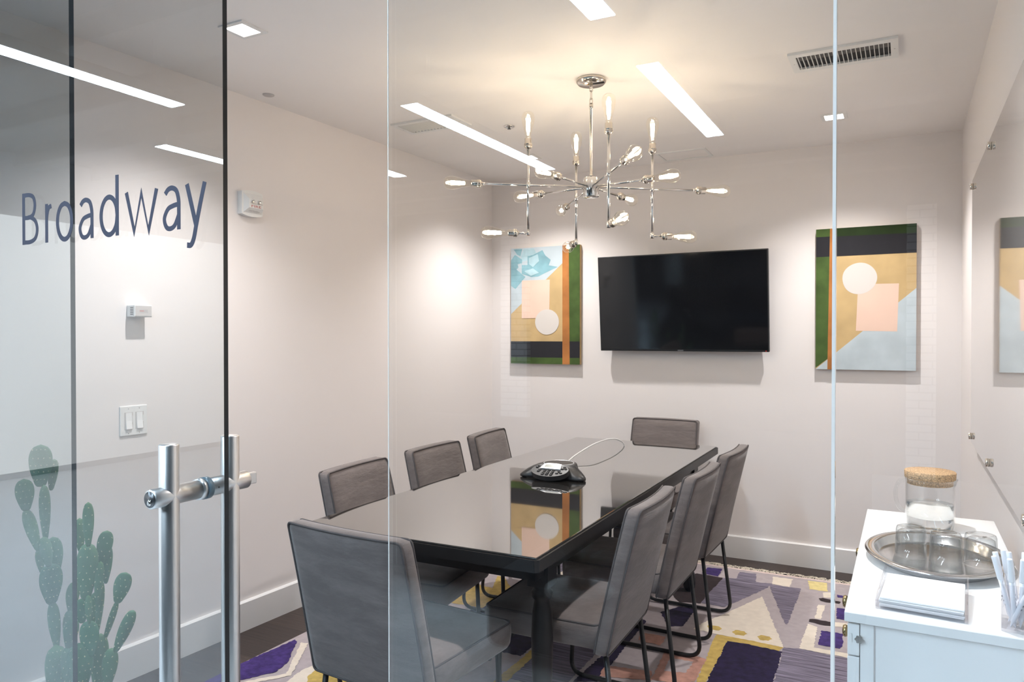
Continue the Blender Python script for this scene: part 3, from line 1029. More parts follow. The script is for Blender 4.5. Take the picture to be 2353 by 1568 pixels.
mb.build('strobe_lens', 'glass_ware', t)
MB().lathe([(0.0, 0.001), (0.006, 0.002), (0.009, 0.004)], 16, Matrix.Translation((-0.012, -0.046, 0.006)) @ Matrix.Rotation(R(90), 4, 'X'), cap=False)\
    .lathe([(0.0, 0.001), (0.006, 0.002), (0.009, 0.004)], 16, Matrix.Translation((0.026, -0.046, 0.006)) @ Matrix.Rotation(R(90), 4, 'X'), cap=False)\
    .box((-0.028, -0.0464, -0.002), (0.044, -0.0458, 0.0005)).build('strobe_reflector', 'chrome', t)
o, w = words('FIRE', 0.0115, 'lettering', 'red_ink', t, (-0.021, -0.0461, -0.0195), (R(90), 0, 0))
for v in o.data.vertices:
    v.co.x *= 0.056 / w
o['label'] = 'red lettering reading FIRE'
mb = MB()
for k in range(9):
    x = -0.026 + k * 0.007
    mb.box((x, -0.038, -0.0375), (x + 0.003, -0.0335, -0.0265), Matrix.Translation((0, 0.0, 0)))
mb.build('horn_slots', 'grey_plastic', t)

# ------------------------------------------------------------------ rug
GZ = 0.012
GS = 0.0144                     # what stands on the rug
rug = tag(empty('patterned_rug', (0, 0, 0)), 'large woven rug of grey, purple, cream and gold shapes under the table', 'rug')
names = ['base', 'cream', 'purple', 'navy', 'gold', 'yellow', 'terra', 'dark', 'slate', 'pinkish']
X0, X1, Y0, Y1 = -2.40, -0.08, 1.52, 4.405
mb = MB()
mb.box((X0, Y0, 0.001), (X1, Y1, GZ))
rnd = random.Random(5)


def jag(pts):
    out = []
    n = len(pts)
    for i in range(n):
        p, q = Vector(pts[i]), Vector(pts[(i + 1) % n])
        L = (q - p).length
        k = max(1, int(L / 0.011))
        nrm = Vector((-(q - p).y, (q - p).x)) / max(L, 1e-6)
        for j in range(k):
            r_ = p + (q - p) * (j / k) + nrm * (rnd.uniform(-0.0035, 0.0035) if j else 0)
            out.append((min(max(r_.x, X0 + 0.002), X1 - 0.002), min(max(r_.y, Y0), Y1 - 0.004)))
    return out


def layer(name, pts, k):
    mb.mi = names.index(name)
    n0 = len(mb.bm.faces)
    z = GZ + 0.0001 + 0.00003 * k
    f = mb.bm.faces.new([mb.bm.verts.new((p[0], p[1], z)) for p in jag(pts)])
    bmesh.ops.triangulate(mb.bm, faces=[f])
    mb._tag(n0)


RUG = [
    ('dark', [(-1038,4199),(-889,4188),(-900,3892),(-904,3733),(-1006,3700),(-1105,3847),(-1137,4065)]),
    ('navy', [(-989,3638),(-907,3653),(-905,3400),(-965,3362),(-1048,3524)]),
    ('slate', [(-889,4188),(-822,4211),(-832,4339),(-739,4348),(-718,4200),(-632,4212),(-650,4120),(-788,3737),(-904,3740),(-904,3906)]),
    ('purple', [(-1011,4335),(-929,4350),(-921,4198),(-1018,4210)]),
    ('cream', [(-649,4341),(-546,4343),(-544,4200),(-636,4210)]),
    ('yellow', [(-470,4357),(-374,4365),(-357,4219),(-445,4212)]),
    ('slate', [(-650,4194),(-487,4201),(-483,4052),(-482,3648),(-492,3649)]),
    ('cream', [(-648,3979),(-459,3367),(-704,3376),(-854,3390),(-834,3480),(-771,3637)]),
    ('gold', [(-807,3451),(-799,3472),(-757,3474),(-738,3451),(-746,3423),(-787,3420)]),
    ('gold', [(-691,3441),(-682,3466),(-642,3470),(-625,3446),(-634,3416),(-671,3408)]),
    ('gold', [(-581,3435),(-569,3461),(-530,3460),(-516,3438),(-528,3409),(-563,3402)]),
    ('gold', [(-746,3377),(-617,3377),(-459,3367),(-471,3319),(-609,3331),(-689,3322),(-682,3146),(-681,2993),(-678,2890),(-712,2872),(-721,2981),(-733,3170),(-747,3302)]),
    ('navy', [(-689,3322),(-609,3331),(-460,3320),(-452,3161),(-450,3011),(-439,2828),(-671,2705),(-677,2891),(-681,2993),(-682,3146)]),
    ('slate', [(-459,3367),(-395,3385),(-276,3377),(-206,3378),(-180,2965),(-436,2830),(-446,3013),(-452,3161)]),
    ('cream', [(-399,3699),(-355,3679),(-345,3428),(-202,3426),(-199,3382),(-399,3389)]),
    ('cream', [(-381,3988),(-348,3991),(-350,3788),(-378,3786)]),
    ('cream', [(-378,4184),(-329,4226),(-321,4130),(-367,4113)]),
    ('cream', [(-307,3778),(-224,3791),(-221,3743),(-302,3713)]),
    ('dark', [(-387,4088),(-371,4104),(-284,4083),(-290,4051),(-348,4042),(-379,4055)]),
    ('dark', [(-399,3762),(-373,3776),(-293,3773),(-289,3720),(-347,3714),(-398,3730)]),
    ('purple', [(-334,3642),(-245,3648),(-237,3528),(-244,3466),(-331,3468),(-331,3590)]),
    ('purple', [(-295,3984),(-248,3988),(-238,3834),(-285,3828)]),
    ('purple', [(-309,4190),(-265,4182),(-267,4151),(-305,4146)]),
    ('terra', [(-898,3073),(-841,3093),(-786,3106),(-726,3093),(-721,2963),(-719,2869),(-780,2817),(-872,2812)]),
    ('base', [(-862,3031),(-826,3040),(-766,3043),(-768,2929),(-848,2905)]),
    ('gold', [(-2088,3344),(-2074,3452),(-1938,3443),(-2016,3632),(-1973,3632),(-1820,3447),(-1843,3163),(-2030,3151)]),
    ('cream', [(-2116,3159),(-2106,3435),(-2074,3452),(-2088,3344),(-2030,3151)]),
    ('purple', [(-1859,4334),(-1793,4341),(-1781,4239),(-1851,4228)]),
    ('purple', [(-1922,3748),(-1854,3899),(-1796,3748),(-1858,3650)]),
    ('navy', [(-1135,2648),(-1122,2923),(-1123,3117),(-1124,3412),(-1074,3376),(-1065,3068),(-1056,2839),(-1051,2692)]),
    ('terra', [(-1073,2796),(-1068,2845),(-893,2880),(-868,2801),(-1061,2741)]),
    ('terra', [(-1055,3237),(-939,3242),(-933,3137),(-1037,3149)]),
    ('gold', [(-1409,2503),(-1406,2981),(-1378,3038),(-1363,2527)]),
    ('purple', [(-2399,2175),(-2379,2446),(-2349,2425),(-2240,2260),(-2216,2170),(-2277,2064),(-2381,1877),(-2423,1979)]),
    ('cream', [(-2332,2434),(-2300,2442),(-2139,2174),(-2210,2078),(-2248,2015),(-2278,2028),(-2213,2120),(-2169,2180)]),
    ('cream', [(-2135,2237),(-2120,2307),(-2005,2305),(-1863,2263),(-1865,2177),(-2113,2101)]),
    ('gold', [(-2076,2200),(-2094,2297),(-1934,2312),(-1887,2292),(-1889,2205),(-2026,2147)]),
]

layer('pinkish', [(X0, Y1 - 0.024), (X1, Y1 - 0.024), (X1, Y1), (X0, Y1)], 1)
EXTRA = [('slate', [(-1950, 4210), (-1780, 4210), (-1420, 3620), (-1790, 3700)]), ('cream', [(-1680, 4000), (-1420, 3420), (-1900, 3420)]),
         ('purple', [(-2240, 4335), (-2140, 4335), (-2140, 4210), (-2240, 4210)]), ('yellow', [(-1640, 4350), (-1540, 4350), (-1540, 4215), (-1640, 4215)]),
         ('gold', [(-1910, 3380), (-1400, 3380), (-1400, 3300), (-1910, 3300)]), ('navy', [(-1880, 3300), (-1420, 3300), (-1420, 2760), (-1880, 2760)]),
         ('slate', [(-1395, 3360), (-1150, 3360), (-1150, 2560), (-1395, 2560)]), ('cream', [(-2360, 4050), (-2200, 4050), (-2200, 3650), (-2360, 3650)]),
         ('dark', [(-2340, 3560), (-2180, 3560), (-2180, 3500), (-2340, 3500)]), ('purple', [(-2330, 3000), (-2190, 3000), (-2190, 2800), (-2330, 2800)]),
         ('cream', [(-1250, 2300), (-900, 2300), (-760, 1600), (-1250, 1500)]), ('slate', [(-850, 2760), (-160, 2760), (-160, 2100), (-600, 2100)]),
         ('purple', [(-1700, 1900), (-1350, 1980), (-1300, 1500), (-1640, 1450)]), ('terra', [(-2250, 1750), (-1900, 1750), (-1900, 1350), (-2250, 1350)])]
for k, (n_, pts) in enumerate(EXTRA):
    layer(n_, [(a / 1000, b / 1000) for a, b in pts], k + 2)
for k, (n_, pts) in enumerate(RUG):
    layer(n_, [(a / 1000, b / 1000) for a, b in pts], k + 20)
mb.build('woven_field', ['rug_' + n_ for n_ in names], rug)
mb = MB()
x = X0 + 0.01
while x < X1 - 0.01:
    if rnd.random() < 0.93:
        for j in range(3):
            a, b = rnd.uniform(-0.035, 0.035), rnd.uniform(-0.02, 0.02)
            L = rnd.uniform(0.035, 0.075)
            zt = rnd.uniform(0.004, 0.0125)
            mb.tube(smooth_path([(x, Y1 - 0.004, 0.008), (x + a * .3 + b * .4, Y1 + L * .35, zt), (x + a + b, Y1 + L * .7, 0.006 + zt * .4), (x + a * 1.4, Y1 + L, 0.004)], 3),
                    0.0015, 4)
    x += rnd.uniform(0.006, 0.011) if rnd.random() > 0.06 else 0.035
f_ = mb.build('fringe', 'fringe', rug)
f_['kind'] = 'stuff'

# ------------------------------------------------------------------ table
TZ = 0.75
tb = empty('conference_table', (-1.314, 2.965, GS), R(0.8), 'long black wooden conference table topped with glossy glass', 'table')
zt = TZ - GS
hx, hy = 0.422, 1.168
mb = MB().prism([(-hx + 0.01, -hy), (hx - 0.01, -hy), (hx, -hy + 0.01), (hx, hy - 0.01), (hx - 0.01, hy), (-hx + 0.01, hy), (-hx, hy - 0.01), (-hx, -hy + 0.01)], zt - 0.040, zt - 0.006)
mb.build('tabletop', 'black_wood', tb, bevel=0.003)
MB().rbox((-hx + 0.008, -hy + 0.008, zt - 0.006), (hx - 0.008, hy - 0.008, zt), 0.0015, 1).build('glass_sheet', 'table_glass', tb)
ax, ay = 0.345, 1.02
for nm, lo, hi in (('apron', (-ax, -ay, zt - 0.115), (-ax + 0.022, ay, zt - 0.04)), ('apron', (ax - 0.022, -ay, zt - 0.115), (ax, ay, zt - 0.04)),
                   ('apron', (-ax, -ay, zt - 0.115), (ax, -ay + 0.022, zt - 0.04)), ('apron', (-ax, ay - 0.022, zt - 0.115), (ax, ay, zt - 0.04))):
    MB().box(lo, hi).build(nm, 'black_wood', tb)
leg_prof = [(0, 0), (0.020, 0), (0.026, 0.006), (0.030, 0.02), (0.033, 0.05), (0.030, 0.085), (0.024, 0.10), (0.022, 0.108), (0.031, 0.116), (0.033, 0.124), (0.031, 0.132),
            (0.023, 0.140), (0.024, 0.17), (0.031, 0.30), (0.034, 0.42), (0.030, 0.50), (0.024, 0.535), (0.033, 0.545), (0.033, 0.56), (0.025, 0.57), (0.030, 0.58), (0, 0.58)]
for sx_ in (-1, 1):
    for sy_ in (-1, 1):
        lx, ly = sx_ * (ax - 0.022), sy_ * (ay - 0.095)
        MB().lathe([(r_, z) for r_, z in leg_prof], 24, Matrix.Translation((lx, ly, 0)), cap=False).box((lx - 0.034, ly - 0.034, 0.58), (lx + 0.034, ly + 0.034, zt - 0.04)).build('leg', 'black_wood', tb)

# ------------------------------------------------------------------ chairs


def soft_box(lo, hi, r, nx, ny, nz, puff=(0, 0, 0)):
    """subdivided box with rounded corners and slightly puffed faces"""
    bm = bmesh.new()
    n = (nx, ny, nz)
    grid = {}
    c = [(lo[i] + hi[i]) / 2 for i in range(3)]
    h = [(hi[i] - lo[i]) / 2 for i in range(3)]

    def vert(i, j, k):
        key = (i, j, k)
        if key not in grid:
            t = [2 * key[a] / n[a] - 1 for a in range(3)]
            p = [t[a] * h[a] for a in range(3)]
            q = [max(-(h[a] - r), min(h[a] - r, p[a])) for a in range(3)]
            d = Vector([p[a] - q[a] for a in range(3)])
            if d.length > 1e-9:
                s_ = max(abs(v) for v in d)
                d = d.normalized() * s_
            pt = [q[a] + d[a] for a in range(3)]
            for a in range(3):
                if puff[a] and abs(t[a]) > 0.999:
                    b_, c_ = (a + 1) % 3, (a + 2) % 3
                    pt[a] += math.copysign(puff[a] * (1 - t[b_] ** 2) * (1 - t[c_] ** 2), t[a])
            grid[key] = bm.verts.new(Vector(pt) + Vector(c))
        return grid[key]

    for a in range(3):
        b_, c_ = (a + 1) % 3, (a + 2) % 3
        for side in (0, n[a]):
            for i in range(n[b_]):
                for j in range(n[c_]):
                    ks = []
                    for di, dj in ((0, 0), (1, 0), (1, 1), (0, 1)):
                        key = [0, 0, 0]
                        key[a], key[b_], key[c_] = side, i + di, j + dj
                        ks.append(vert(*key))
                    f = bm.faces.new(ks if side else ks[::-1])
                    f.smooth = True
    return bm


CH_TOP = 0.826
BW = 0.217


def lean(p):
    """upright back slab -> leaning, slightly hollowed back"""
    x, y, z = p
    t = (z - 0.36) / (CH_TOP - 0.36)
    y2 = y - 0.165 - 0.092 * t - 0.012 * t * t
    y2 -= 0.016 * (1 - (x / BW) ** 2) * max(0, min(1, t))
    w_ = 1 - 0.035 * max(0, t) - 0.03 * max(0, 0.25 - t)
    return Vector((x * w_, y2, z))


def round_rect(w, z0, z1, r, y, n=5):
    pts = []
    for cx_, cz_, a0 in ((w - r, z1 - r, 0), (-w + r, z1 - r, 90), (-w + r, z0 + r, 180), (w - r, z0 + r, 270)):
        for k in range(n + 1):
            a = R(a0 + 90 * k / n)
            pts.append((cx_ + r * math.cos(a), y, cz_ + r * math.sin(a)))
    out = []
    for i, p in enumerate(pts):
        q = pts[(i + 1) % len(pts)]
        L = math.dist(p, q)
        m_ = max(1, int(L / 0.04))
        for j in range(m_):
            out.append(tuple(p[a] + (q[a] - p[a]) * j / m_ for a in range(3)))
    return out


def make_chair():
    root = empty('upholstered_chair', (0, 0, 0))
    tag(root, 'chair', 'chair', 'taupe fabric chairs round the table')
    bm = soft_box((-0.205, -0.165, 0.372), (0.205, 0.245, 0.462), 0.026, 14, 14, 6, (0.002, 0.004, 0.012))
    for v in bm.verts:
        if v.co.z < 0.41:
            v.co.x *= 0.985
    mb = MB()
    mb.merge(bm)
    seat = mb.build('seat', 'fabric', root)
    loop = []
    for cx_, cy_, a0 in ((0.178, 0.218, 0), (-0.178, 0.218, 90), (-0.178, -0.135, 180), (0.178, -0.135, 270)):
        for k in range(5):
            a = R(a0 + 22.5 * k)
            loop.append((cx_ + 0.0200 * math.cos(a), cy_ + 0.0200 * math.sin(a), 0.4545))
    MB().tube(loop, 0.0030, 6, True).build('seat_piping', 'fabric_seam', seat)
    bm = soft_box((-BW, -0.026, 0.365), (BW, 0.026, CH_TOP), 0.018, 14, 4, 18, (0.003, 0.007, 0.002))
    for v in bm.verts:
        v.co = lean(v.co)
    mb = MB()
    mb.merge(bm)
    back = mb.build('backrest', 'fabric', root)
    for y in (-0.0213, 0.0213):
        MB().tube([lean((p[0], p[1], p[2])) for p in round_rect(BW - 0.0045, 0.3695, CH_TOP - 0.0045, 0.0135, y)], 0.0034, 6, True).build('back_piping', 'fabric_seam', back)
    for s in (-1, 1):
        x = s * 0.178
        pts = arc_path([(x, -0.172, 0.372), (x * 1.06, -0.218, 0.0085), (x * 1.04, 0.205, 0.0085), (x, 0.190, 0.375)], 0.055, 7)
        MB().tube(pts, 0.0085, 10).build('leg_frame', 'black_metal', root)
    MB().tube([(-0.178, 0.150, 0.368), (0.178, 0.150, 0.368)], 0.008, 8).build('cross_rail', 'black_metal', root)
    MB().tube([(-0.178, -0.150, 0.368), (0.178, -0.150, 0.368)], 0.008, 8).build('cross_rail', 'black_metal', root)
    return root


CHAIRS = [  # x, y, facing (0 = towards +y), label
    (-1.290, 1.805, -4.5, 'taupe fabric chair at the near end of the table, its back to the glass'),
    (-0.985, 2.312, 91.5, 'taupe fabric chair nearest the glass, on the cabinet side of the table'),
    (-0.960, 2.885, 90.0, 'taupe fabric chair in the middle of the row on the cabinet side'),
    (-0.956, 3.46, 89.0, 'taupe fabric chair nearest the back wall, on the cabinet side of the table'),
    (-1.332, 4.285, 178.5, 'taupe fabric chair at the far end of the table, beneath the television'),
    (-1.690, 2.37, -84.5, 'taupe fabric chair nearest the glass, along the left wall side'),
    (-1.700, 2.93, -88.5, 'taupe fabric chair in the middle, along the left wall side'),
    (-1.730, 3.51, -83.5, 'taupe fabric chair nearest the back wall, along the left wall side')]
proto = make_chair()
for i, (x, y, a, lab) in enumerate(CHAIRS):
    if i == 0:
        proto.location, proto.rotation_euler = (x, y, GS), (0, 0, R(a))
        proto['label'] = lab
    else:
        dup(proto, (x, y, GS), R(a), lab)

# ------------------------------------------------------------------ conference phone
ph = empty('conference_phone', (-1.322, 2.930, TZ), R(2), 'black three legged conference phone with keypad and small screen on the table', 'conference phone')


def tri_r(a, k):
    """three-lobed outline: lobes at -90 (keypad, k wide), 30 and 150"""
    return k


# body: a dome whose outline reaches out into three arms
mb = MB()
rings = []
HS = [(1.0, 0.004), (1.0, 0.012), (0.93, 0.022), (0.80, 0.036), (0.66, 0.048), (0.56, 0.055), (0.50, 0.056)]
ns = 72
for f, z in HS:
    ring_ = []
    for k in range(ns):
        a = 2 * PI * k / ns
        lobe = math.cos(1.5 * (a - R(90)) % (2 * PI) if False else 3 * (a - R(90)))      # arms at 90, 210, 330
        out = max(0.0, lobe) ** 1.6
        rr = 0.088 + 0.080 * out
        rr = 0.074 + (rr - 0.074) * max(0, (f - 0.5) / 0.5) ** 0.85
        ring_.append(mb.bm.verts.new((rr * math.cos(a), rr * math.sin(a), z)))
    rings.append(ring_)
for a_, b_ in zip(rings, rings[1:]):
    for k in range(ns):
        mb.bm.faces.new([a_[k], a_[(k + 1) % ns], b_[(k + 1) % ns], b_[k]]).smooth = True
mb.bm.faces.new(rings[0][::-1])
mb.bm.faces.new(rings[-1])
mb.build('body', 'phone_black', ph)
MB().lathe([(0.066, 0.0555), (0.0665, 0.058), (0.0645, 0.0585), (0.0625, 0.0565)], 48, cap=False).build('silver_ring', 'phone_silver', ph)
MB().lathe([(0.0, 0.0530), (0.04, 0.0545), (0.063, 0.0575)], 48, cap=False).build('speaker_grille', 'bezel_black', ph)
kp = Matrix.Translation((0, -0.098, 0.033)) @ Matrix.Rotation(R(21), 4, 'X')
pad = [(0.082 * math.sin(a) * (1.0 if math.cos(a) < 0 else 1.0), -0.052 * math.cos(a) * (1.0 if math.cos(a) > 0 else 1.0)) for a in [2 * PI * k / 48 for k in range(48)]]
MB().prism(pad, -0.011, 0.010, kp).build('keypad', 'phone_black', ph, bevel=0.003)
MB().prism([(-0.046, 0.004), (0.046, 0.004), (0.038, 0.042), (0.02, 0.0475), (-0.02, 0.0475), (-0.038, 0.042)], 0.0095, 0.0145, kp).build('display_bezel', 'phone_silver', ph, bevel=0.0008)
MB().box((-0.030, 0.014, 0.0144), (0.030, 0.036, 0.0150), kp).build('display', 'lcd', ph)
bm_me = None
kb = []
for r_ in range(4):
    for c_ in range(3):
        kb.append((-0.019 + c_ * 0.019, -0.006 - r_ * 0.0118))
kb += [(-0.058, 0.022), (-0.062, 0.010), (0.058, 0.024), (0.066, 0.012), (0.052, 0.010), (0.046, -0.012), (0.056, -0.022), (0.040, -0.026), (-0.043, -0.008), (-0.045, -0.020)]
for x, y in kb:
    if bm_me is None:
        o = MB().lathe([(0.0072, 0), (0.0068, 0.0025), (0.005, 0.0034), (0, 0.0036)], 14, cap=False, sy=0.62).build('key', 'bezel_black', ph)
        bm_me = o.data
    else:
        o = bpy.data.objects.new('key', bm_me)
        col.objects.link(o)
        o.parent = ph
    o.matrix_local = kp @ Matrix.Translation((x, y + 0.003, 0.0098))
mb = MB()
for k in range(8):
    y = 0.0
    mb.box((0.112 + k * 0.005, -0.026, 0.0), (0.1135 + k * 0.005, 0.026, 0.0012), Matrix.Translation((0, 0, 0.0225 - k * 0.0018)))
mb.build('microphone_slots', 'bezel_black', ph).matrix_local = Matrix.Rotation(R(-30), 4, 'Z')
for a in (90, 210, 330):
    MB().cyl((0.150 * math.cos(R(a)), 0.150 * math.sin(R(a)), 0.0), (0.150 * math.cos(R(a)), 0.150 * math.sin(R(a)), 0.006), 0.010, seg=14).build('foot', 'bezel_black', ph)
cab = smooth_path([(-1.372, 3.085, TZ + 0.020), (-1.385, 3.17, TZ + 0.022), (-1.410, 3.33, TZ + 0.030), (-1.405, 3.52, TZ + 0.052), (-1.405, 3.72, TZ + 0.055), (-1.395, 3.84, TZ + 0.045),
                   (-1.378, 3.90, TZ + 0.022), (-1.372, 3.915, TZ + 0.0035)], 8)
tag(MB().tube(cab, 0.0032, 8).build('phone_cable', 'white_cable'), 'white cable arching from the conference phone over the table', 'cable')

# ------------------------------------------------------------------ glass board on the right wall
gb = empty('glass_board', (0.243, 2.35, 1.455), 0, 'large back painted glass writing board on standoffs on the right wall', 'glass board')
MB().box((-0.003, -1.29, -0.540), (0.003, 1.285, 0.545)).build('panel', 'board_glass', gb, bevel=0.0007)
for y in (-1.25, -0.36, 0.50, 1.235):
    for z in (-0.512, 0.512):
        Mx = Matrix.Translation((0, y, z)) @ Matrix.Rotation(R(-90), 4, 'Y')
        MB().lathe([(0, 0.014), (0.0125, 0.014), (0.0135, 0.013), (0.0135, 0.0045), (0.012, 0.003), (0, 0.003)], 24, Mx, cap=False).lathe([(0.009, -0.0185), (0.009, -0.003)], 16, Mx).build('standoff', 'nickel', gb)

# ------------------------------------------------------------------ white cabinet
CT = 0.85
cx0, cx1, cy0, cy1 = -0.097, 0.214, 1.477, 2.392
cb = empty('white_cabinet', ((cx0 + cx1) / 2, (cy0 + cy1) / 2, 0), 0, 'low white drawer cabinet against the right wall behind the glass', 'cabinet')
lx0, lx1, ly0, ly1 = cx0 - (cx0 + cx1) / 2, cx1 - (cx0 + cx1) / 2, cy0 - (cy0 + cy1) / 2, cy1 - (cy0 + cy1) / 2
MB().rbox((lx0, ly0, CT - 0.018), (lx1, ly1, CT), 0.0012, 1).build('top', 'white_lacquer', cb)
MB().box((lx0 + 0.026, ly0 + 0.008, 0.05), (lx1 - 0.004, ly1 - 0.008, CT - 0.018)).build('body', 'white_lacquer', cb)
MB().box((lx0 + 0.048, ly0 + 0.0065, 0.05), (lx0 + 0.050, ly0 + 0.0085, CT - 0.018)).build('side_groove', 'grey_plastic', cb)
MB().box((lx1 - 0.030, ly0 + 0.0065, 0.05), (lx1 - 0.028, ly0 + 0.0085, CT - 0.018)).build('side_groove', 'grey_plastic', cb)
MB().box((lx0 + 0.030, ly0 + 0.02, 0.0), (lx1 - 0.02, ly1 - 0.02, 0.05)).build('plinth', 'white_lacquer', cb)
ym = ly0 + 0.40


def knob(parent, x, y, z):
    MB().lathe([(0.004, 0), (0.004, 0.008), (0.011, 0.011), (0.0125, 0.015), (0.010, 0.019), (0, 0.0205)], 20, Matrix.Translation((x, y, z)) @ Matrix.Rotation(R(-90), 4, 'Y'), cap=False).build('knob', 'brass', parent)


z1 = CT - 0.021
for k, h in enumerate((0.060, 0.060, 0.18, 0.18, 0.18)):
    z0 = z1 - h
    d = MB().rbox((lx0 + 0.005, ly0 + 0.006, z0 + 0.0015), (lx0 + 0.025, ym - 0.0015, z1 - 0.0015), 0.001, 1).build('drawer', 'white_lacquer', cb)
    knob(d, lx0 + 0.005, ly0 + 0.178, (z0 + z1) / 2 + 0.012)
    z1 = z0
d = MB().rbox((lx0 + 0.005, ym + 0.0015, 0.06), (lx0 + 0.025, ly1 - 0.006, CT - 0.0225), 0.001, 1).build('door', 'white_lacquer', cb)
knob(d, lx0 + 0.005, ym + 0.24, CT - 0.058)
lk = Matrix.Translation((lx0 + 0.0245, ly0 + 0.008, CT - 0.048)) @ Matrix.Rotation(R(90), 4, 'X')
pts = [(0.0068 * (1 + 0.13 * math.cos(6 * a)) * math.cos(a), 0.0068 * (1 + 0.13 * math.cos(6 * a)) * math.sin(a)) for a in [2 * PI * k / 36 for k in range(36)]]
MB().prism(pts, 0, 0.006, lk).build('bolt_cap', 'chrome', cb, bevel=0.0008)
MB().box((lx0 + 0.0075, ly0 + 0.0045, CT - 0.055), (lx0 + 0.0125, ly0 + 0.0075, CT - 0.040)).build('hinge_clip', 'white_plastic', cb)

# tray, jug, tumblers
tr = empty('oval_tray', (0.062, 1.905, CT), 0, 'oval stainless steel tray on the white cabinet', 'tray')
MB().lathe([(0, 0.002), (0.118, 0.002), (0.122, 0.004), (0.127, 0.020), (0.130, 0.0225), (0.147, 0.0215), (0.149, 0.0195), (0.147, 0.018), (0.131, 0.019), (0.125, 0.008), (0.120, 0.0), (0, 0.0)],
           72, cap=False, sx=0.97, sy=1.28).build('tray_dish', 'tray_steel', tr)


def tumbler(x, y, lab):
    t = empty('tumbler', (x, y, CT + 0.0028), 0, lab, 'glass', 'upturned tumblers on the tray')
    MB().lathe([(0.0330, 0.0), (0.0318, 0.030), (0.0305, 0.060), (0.0285, 0.0645), (0.024, 0.066), (0.018, 0.0645), (0, 0.064), (0, 0.056), (0.022, 0.0565), (0.0275, 0.053), (0.0293, 0.030), (0.0310, 0.0), (0.0320, -0.0006)],
               40, cap=False).build('bowl', 'glass_tumbler', t)
    return t


t0 = tumbler(0.012, 1.922, 'upturned clear tumbler at the left of the tray, farthest from the pen holder')
dup(t0, (0.080, 1.898, CT + 0.0028), 0.4, 'upturned clear tumbler in the middle of the tray, between two others')
dup(t0, (0.1465, 1.914, CT + 0.0036), 0.9, 'upturned clear tumbler on the wall side of the tray, behind the pens')

jg = empty('water_jug', (0.057, 2.225, CT), R(28), 'clear glass water jug with a cork lid on the white cabinet', 'jug')
jr = 0.0575
MB().lathe([(0, 0.0), (jr - 0.004, 0.0), (jr, 0.004), (jr, 0.120), (jr + 0.001, 0.131), (jr - 0.001, 0.131), (jr - 0.0025, 0.120), (jr - 0.0025, 0.007), (jr - 0.006, 0.004), (0, 0.004)], 56, cap=False).build('glass_body', 'glass_ware', jg)
MB().lathe([(0, 0.0042), (jr - 0.0065, 0.0045), (jr - 0.0028, 0.0075), (jr - 0.0028, 0.066), (0, 0.0655)], 56, cap=False).build('water', 'water', jg)
cl = MB().lathe([(0, 0.116), (jr - 0.0045, 0.116), (jr - 0.0035, 0.131), (jr + 0.0015, 0.1325), (jr + 0.0025, 0.149), (jr + 0.001, 0.151), (0, 0.1515)], 56, cap=False).build('cork_lid', 'cork', jg)
MB().tube(smooth_path([(-jr - 0.001, 0, 0.128), (-jr - 0.020, 0, 0.126), (-jr - 0.031, 0, 0.105), (-jr - 0.031, 0, 0.080), (-jr - 0.022, 0, 0.055), (-jr - 0.001, 0, 0.040)], 7), 0.0048, 12).build('handle', 'glass_ware', jg)
mb = MB()
prof = []
for k in range(9):
    a = R(-60 + 15 * k)
    prof.append(a)
r0 = [mb.bm.verts.new(((jr) * math.cos(a * .45), (jr) * math.sin(a * .45), 0.112)) for a in prof]
r1 = [mb.bm.verts.new(((jr + 0.014 * max(0, math.cos(a * 1.4))) * math.cos(a * .45), (jr) * math.sin(a * .45), 0.129)) for a in prof]
r2 = [mb.bm.verts.new(((jr - 0.002 + 0.014 * max(0, math.cos(a * 1.4))) * math.cos(a * .45), (jr - .002) * math.sin(a * .45), 0.1292)) for a in prof]
for k in range(8):
    mb.bm.faces.new([r0[k], r0[k + 1], r1[k + 1], r1[k]]).smooth = True
    mb.bm.faces.new([r1[k], r1[k + 1], r2[k + 1], r2[k]]).smooth = True
mb.build('spout', 'glass_tumbler', jg)

# acrylic paper holder
hl = empty('card_holder', (0.031, 1.603, CT), R(-4), 'low clear acrylic holder with white paper slips, at the front of the cabinet', 'paper holder')
MB().box((-0.073, -0.088, 0.0005), (0.073, 0.088, 0.004)).build('base_plate', 'acrylic', hl)
MB().box((-0.073, -0.088, 0.004), (0.073, -0.0855, 0.016)).build('front_lip', 'acrylic', hl)
MB().box((-0.073, 0.0855, 0.004), (0.073, 0.088, 0.034)).build('back_wall', 'acrylic', hl)
for x in (-0.073, 0.0702):
    MB().prism([(-0.088, 0.004), (0.088, 0.004), (0.088, 0.034), (0.0, 0.030), (-0.03, 0.022), (-0.06, 0.026), (-0.088, 0.014)], x, x + 0.0028, Matrix(((0, 0, 1, 0), (1, 0, 0, 0), (0, 1, 0, 0), (0, 0, 0, 1)))).build('side_wall', 'acrylic', hl)
PAP = ['lowest white paper slip in the acrylic holder', 'second white paper slip from the bottom of the acrylic holder', 'middle white paper slip in the acrylic holder',
       'second white paper slip from the top of the acrylic holder', 'topmost white paper slip in the acrylic holder']
for k in range(5):
    o = MB().box((-0.067, -0.082, 0), (0.067, 0.082, 0.0026)).build('paper_slip', 'paper', loc=(0.031 + 0.0006 * math.sin(k * 2.2), 1.603 + 0.0012 * math.cos(k * 3.1), CT + 0.0042 + 0.0034 * k))
    o.rotation_euler = (0, 0, R(-4 + 0.5 * math.sin(k * 1.7)))
    tag(o, PAP[k], 'paper', 'paper slips in the acrylic holder')

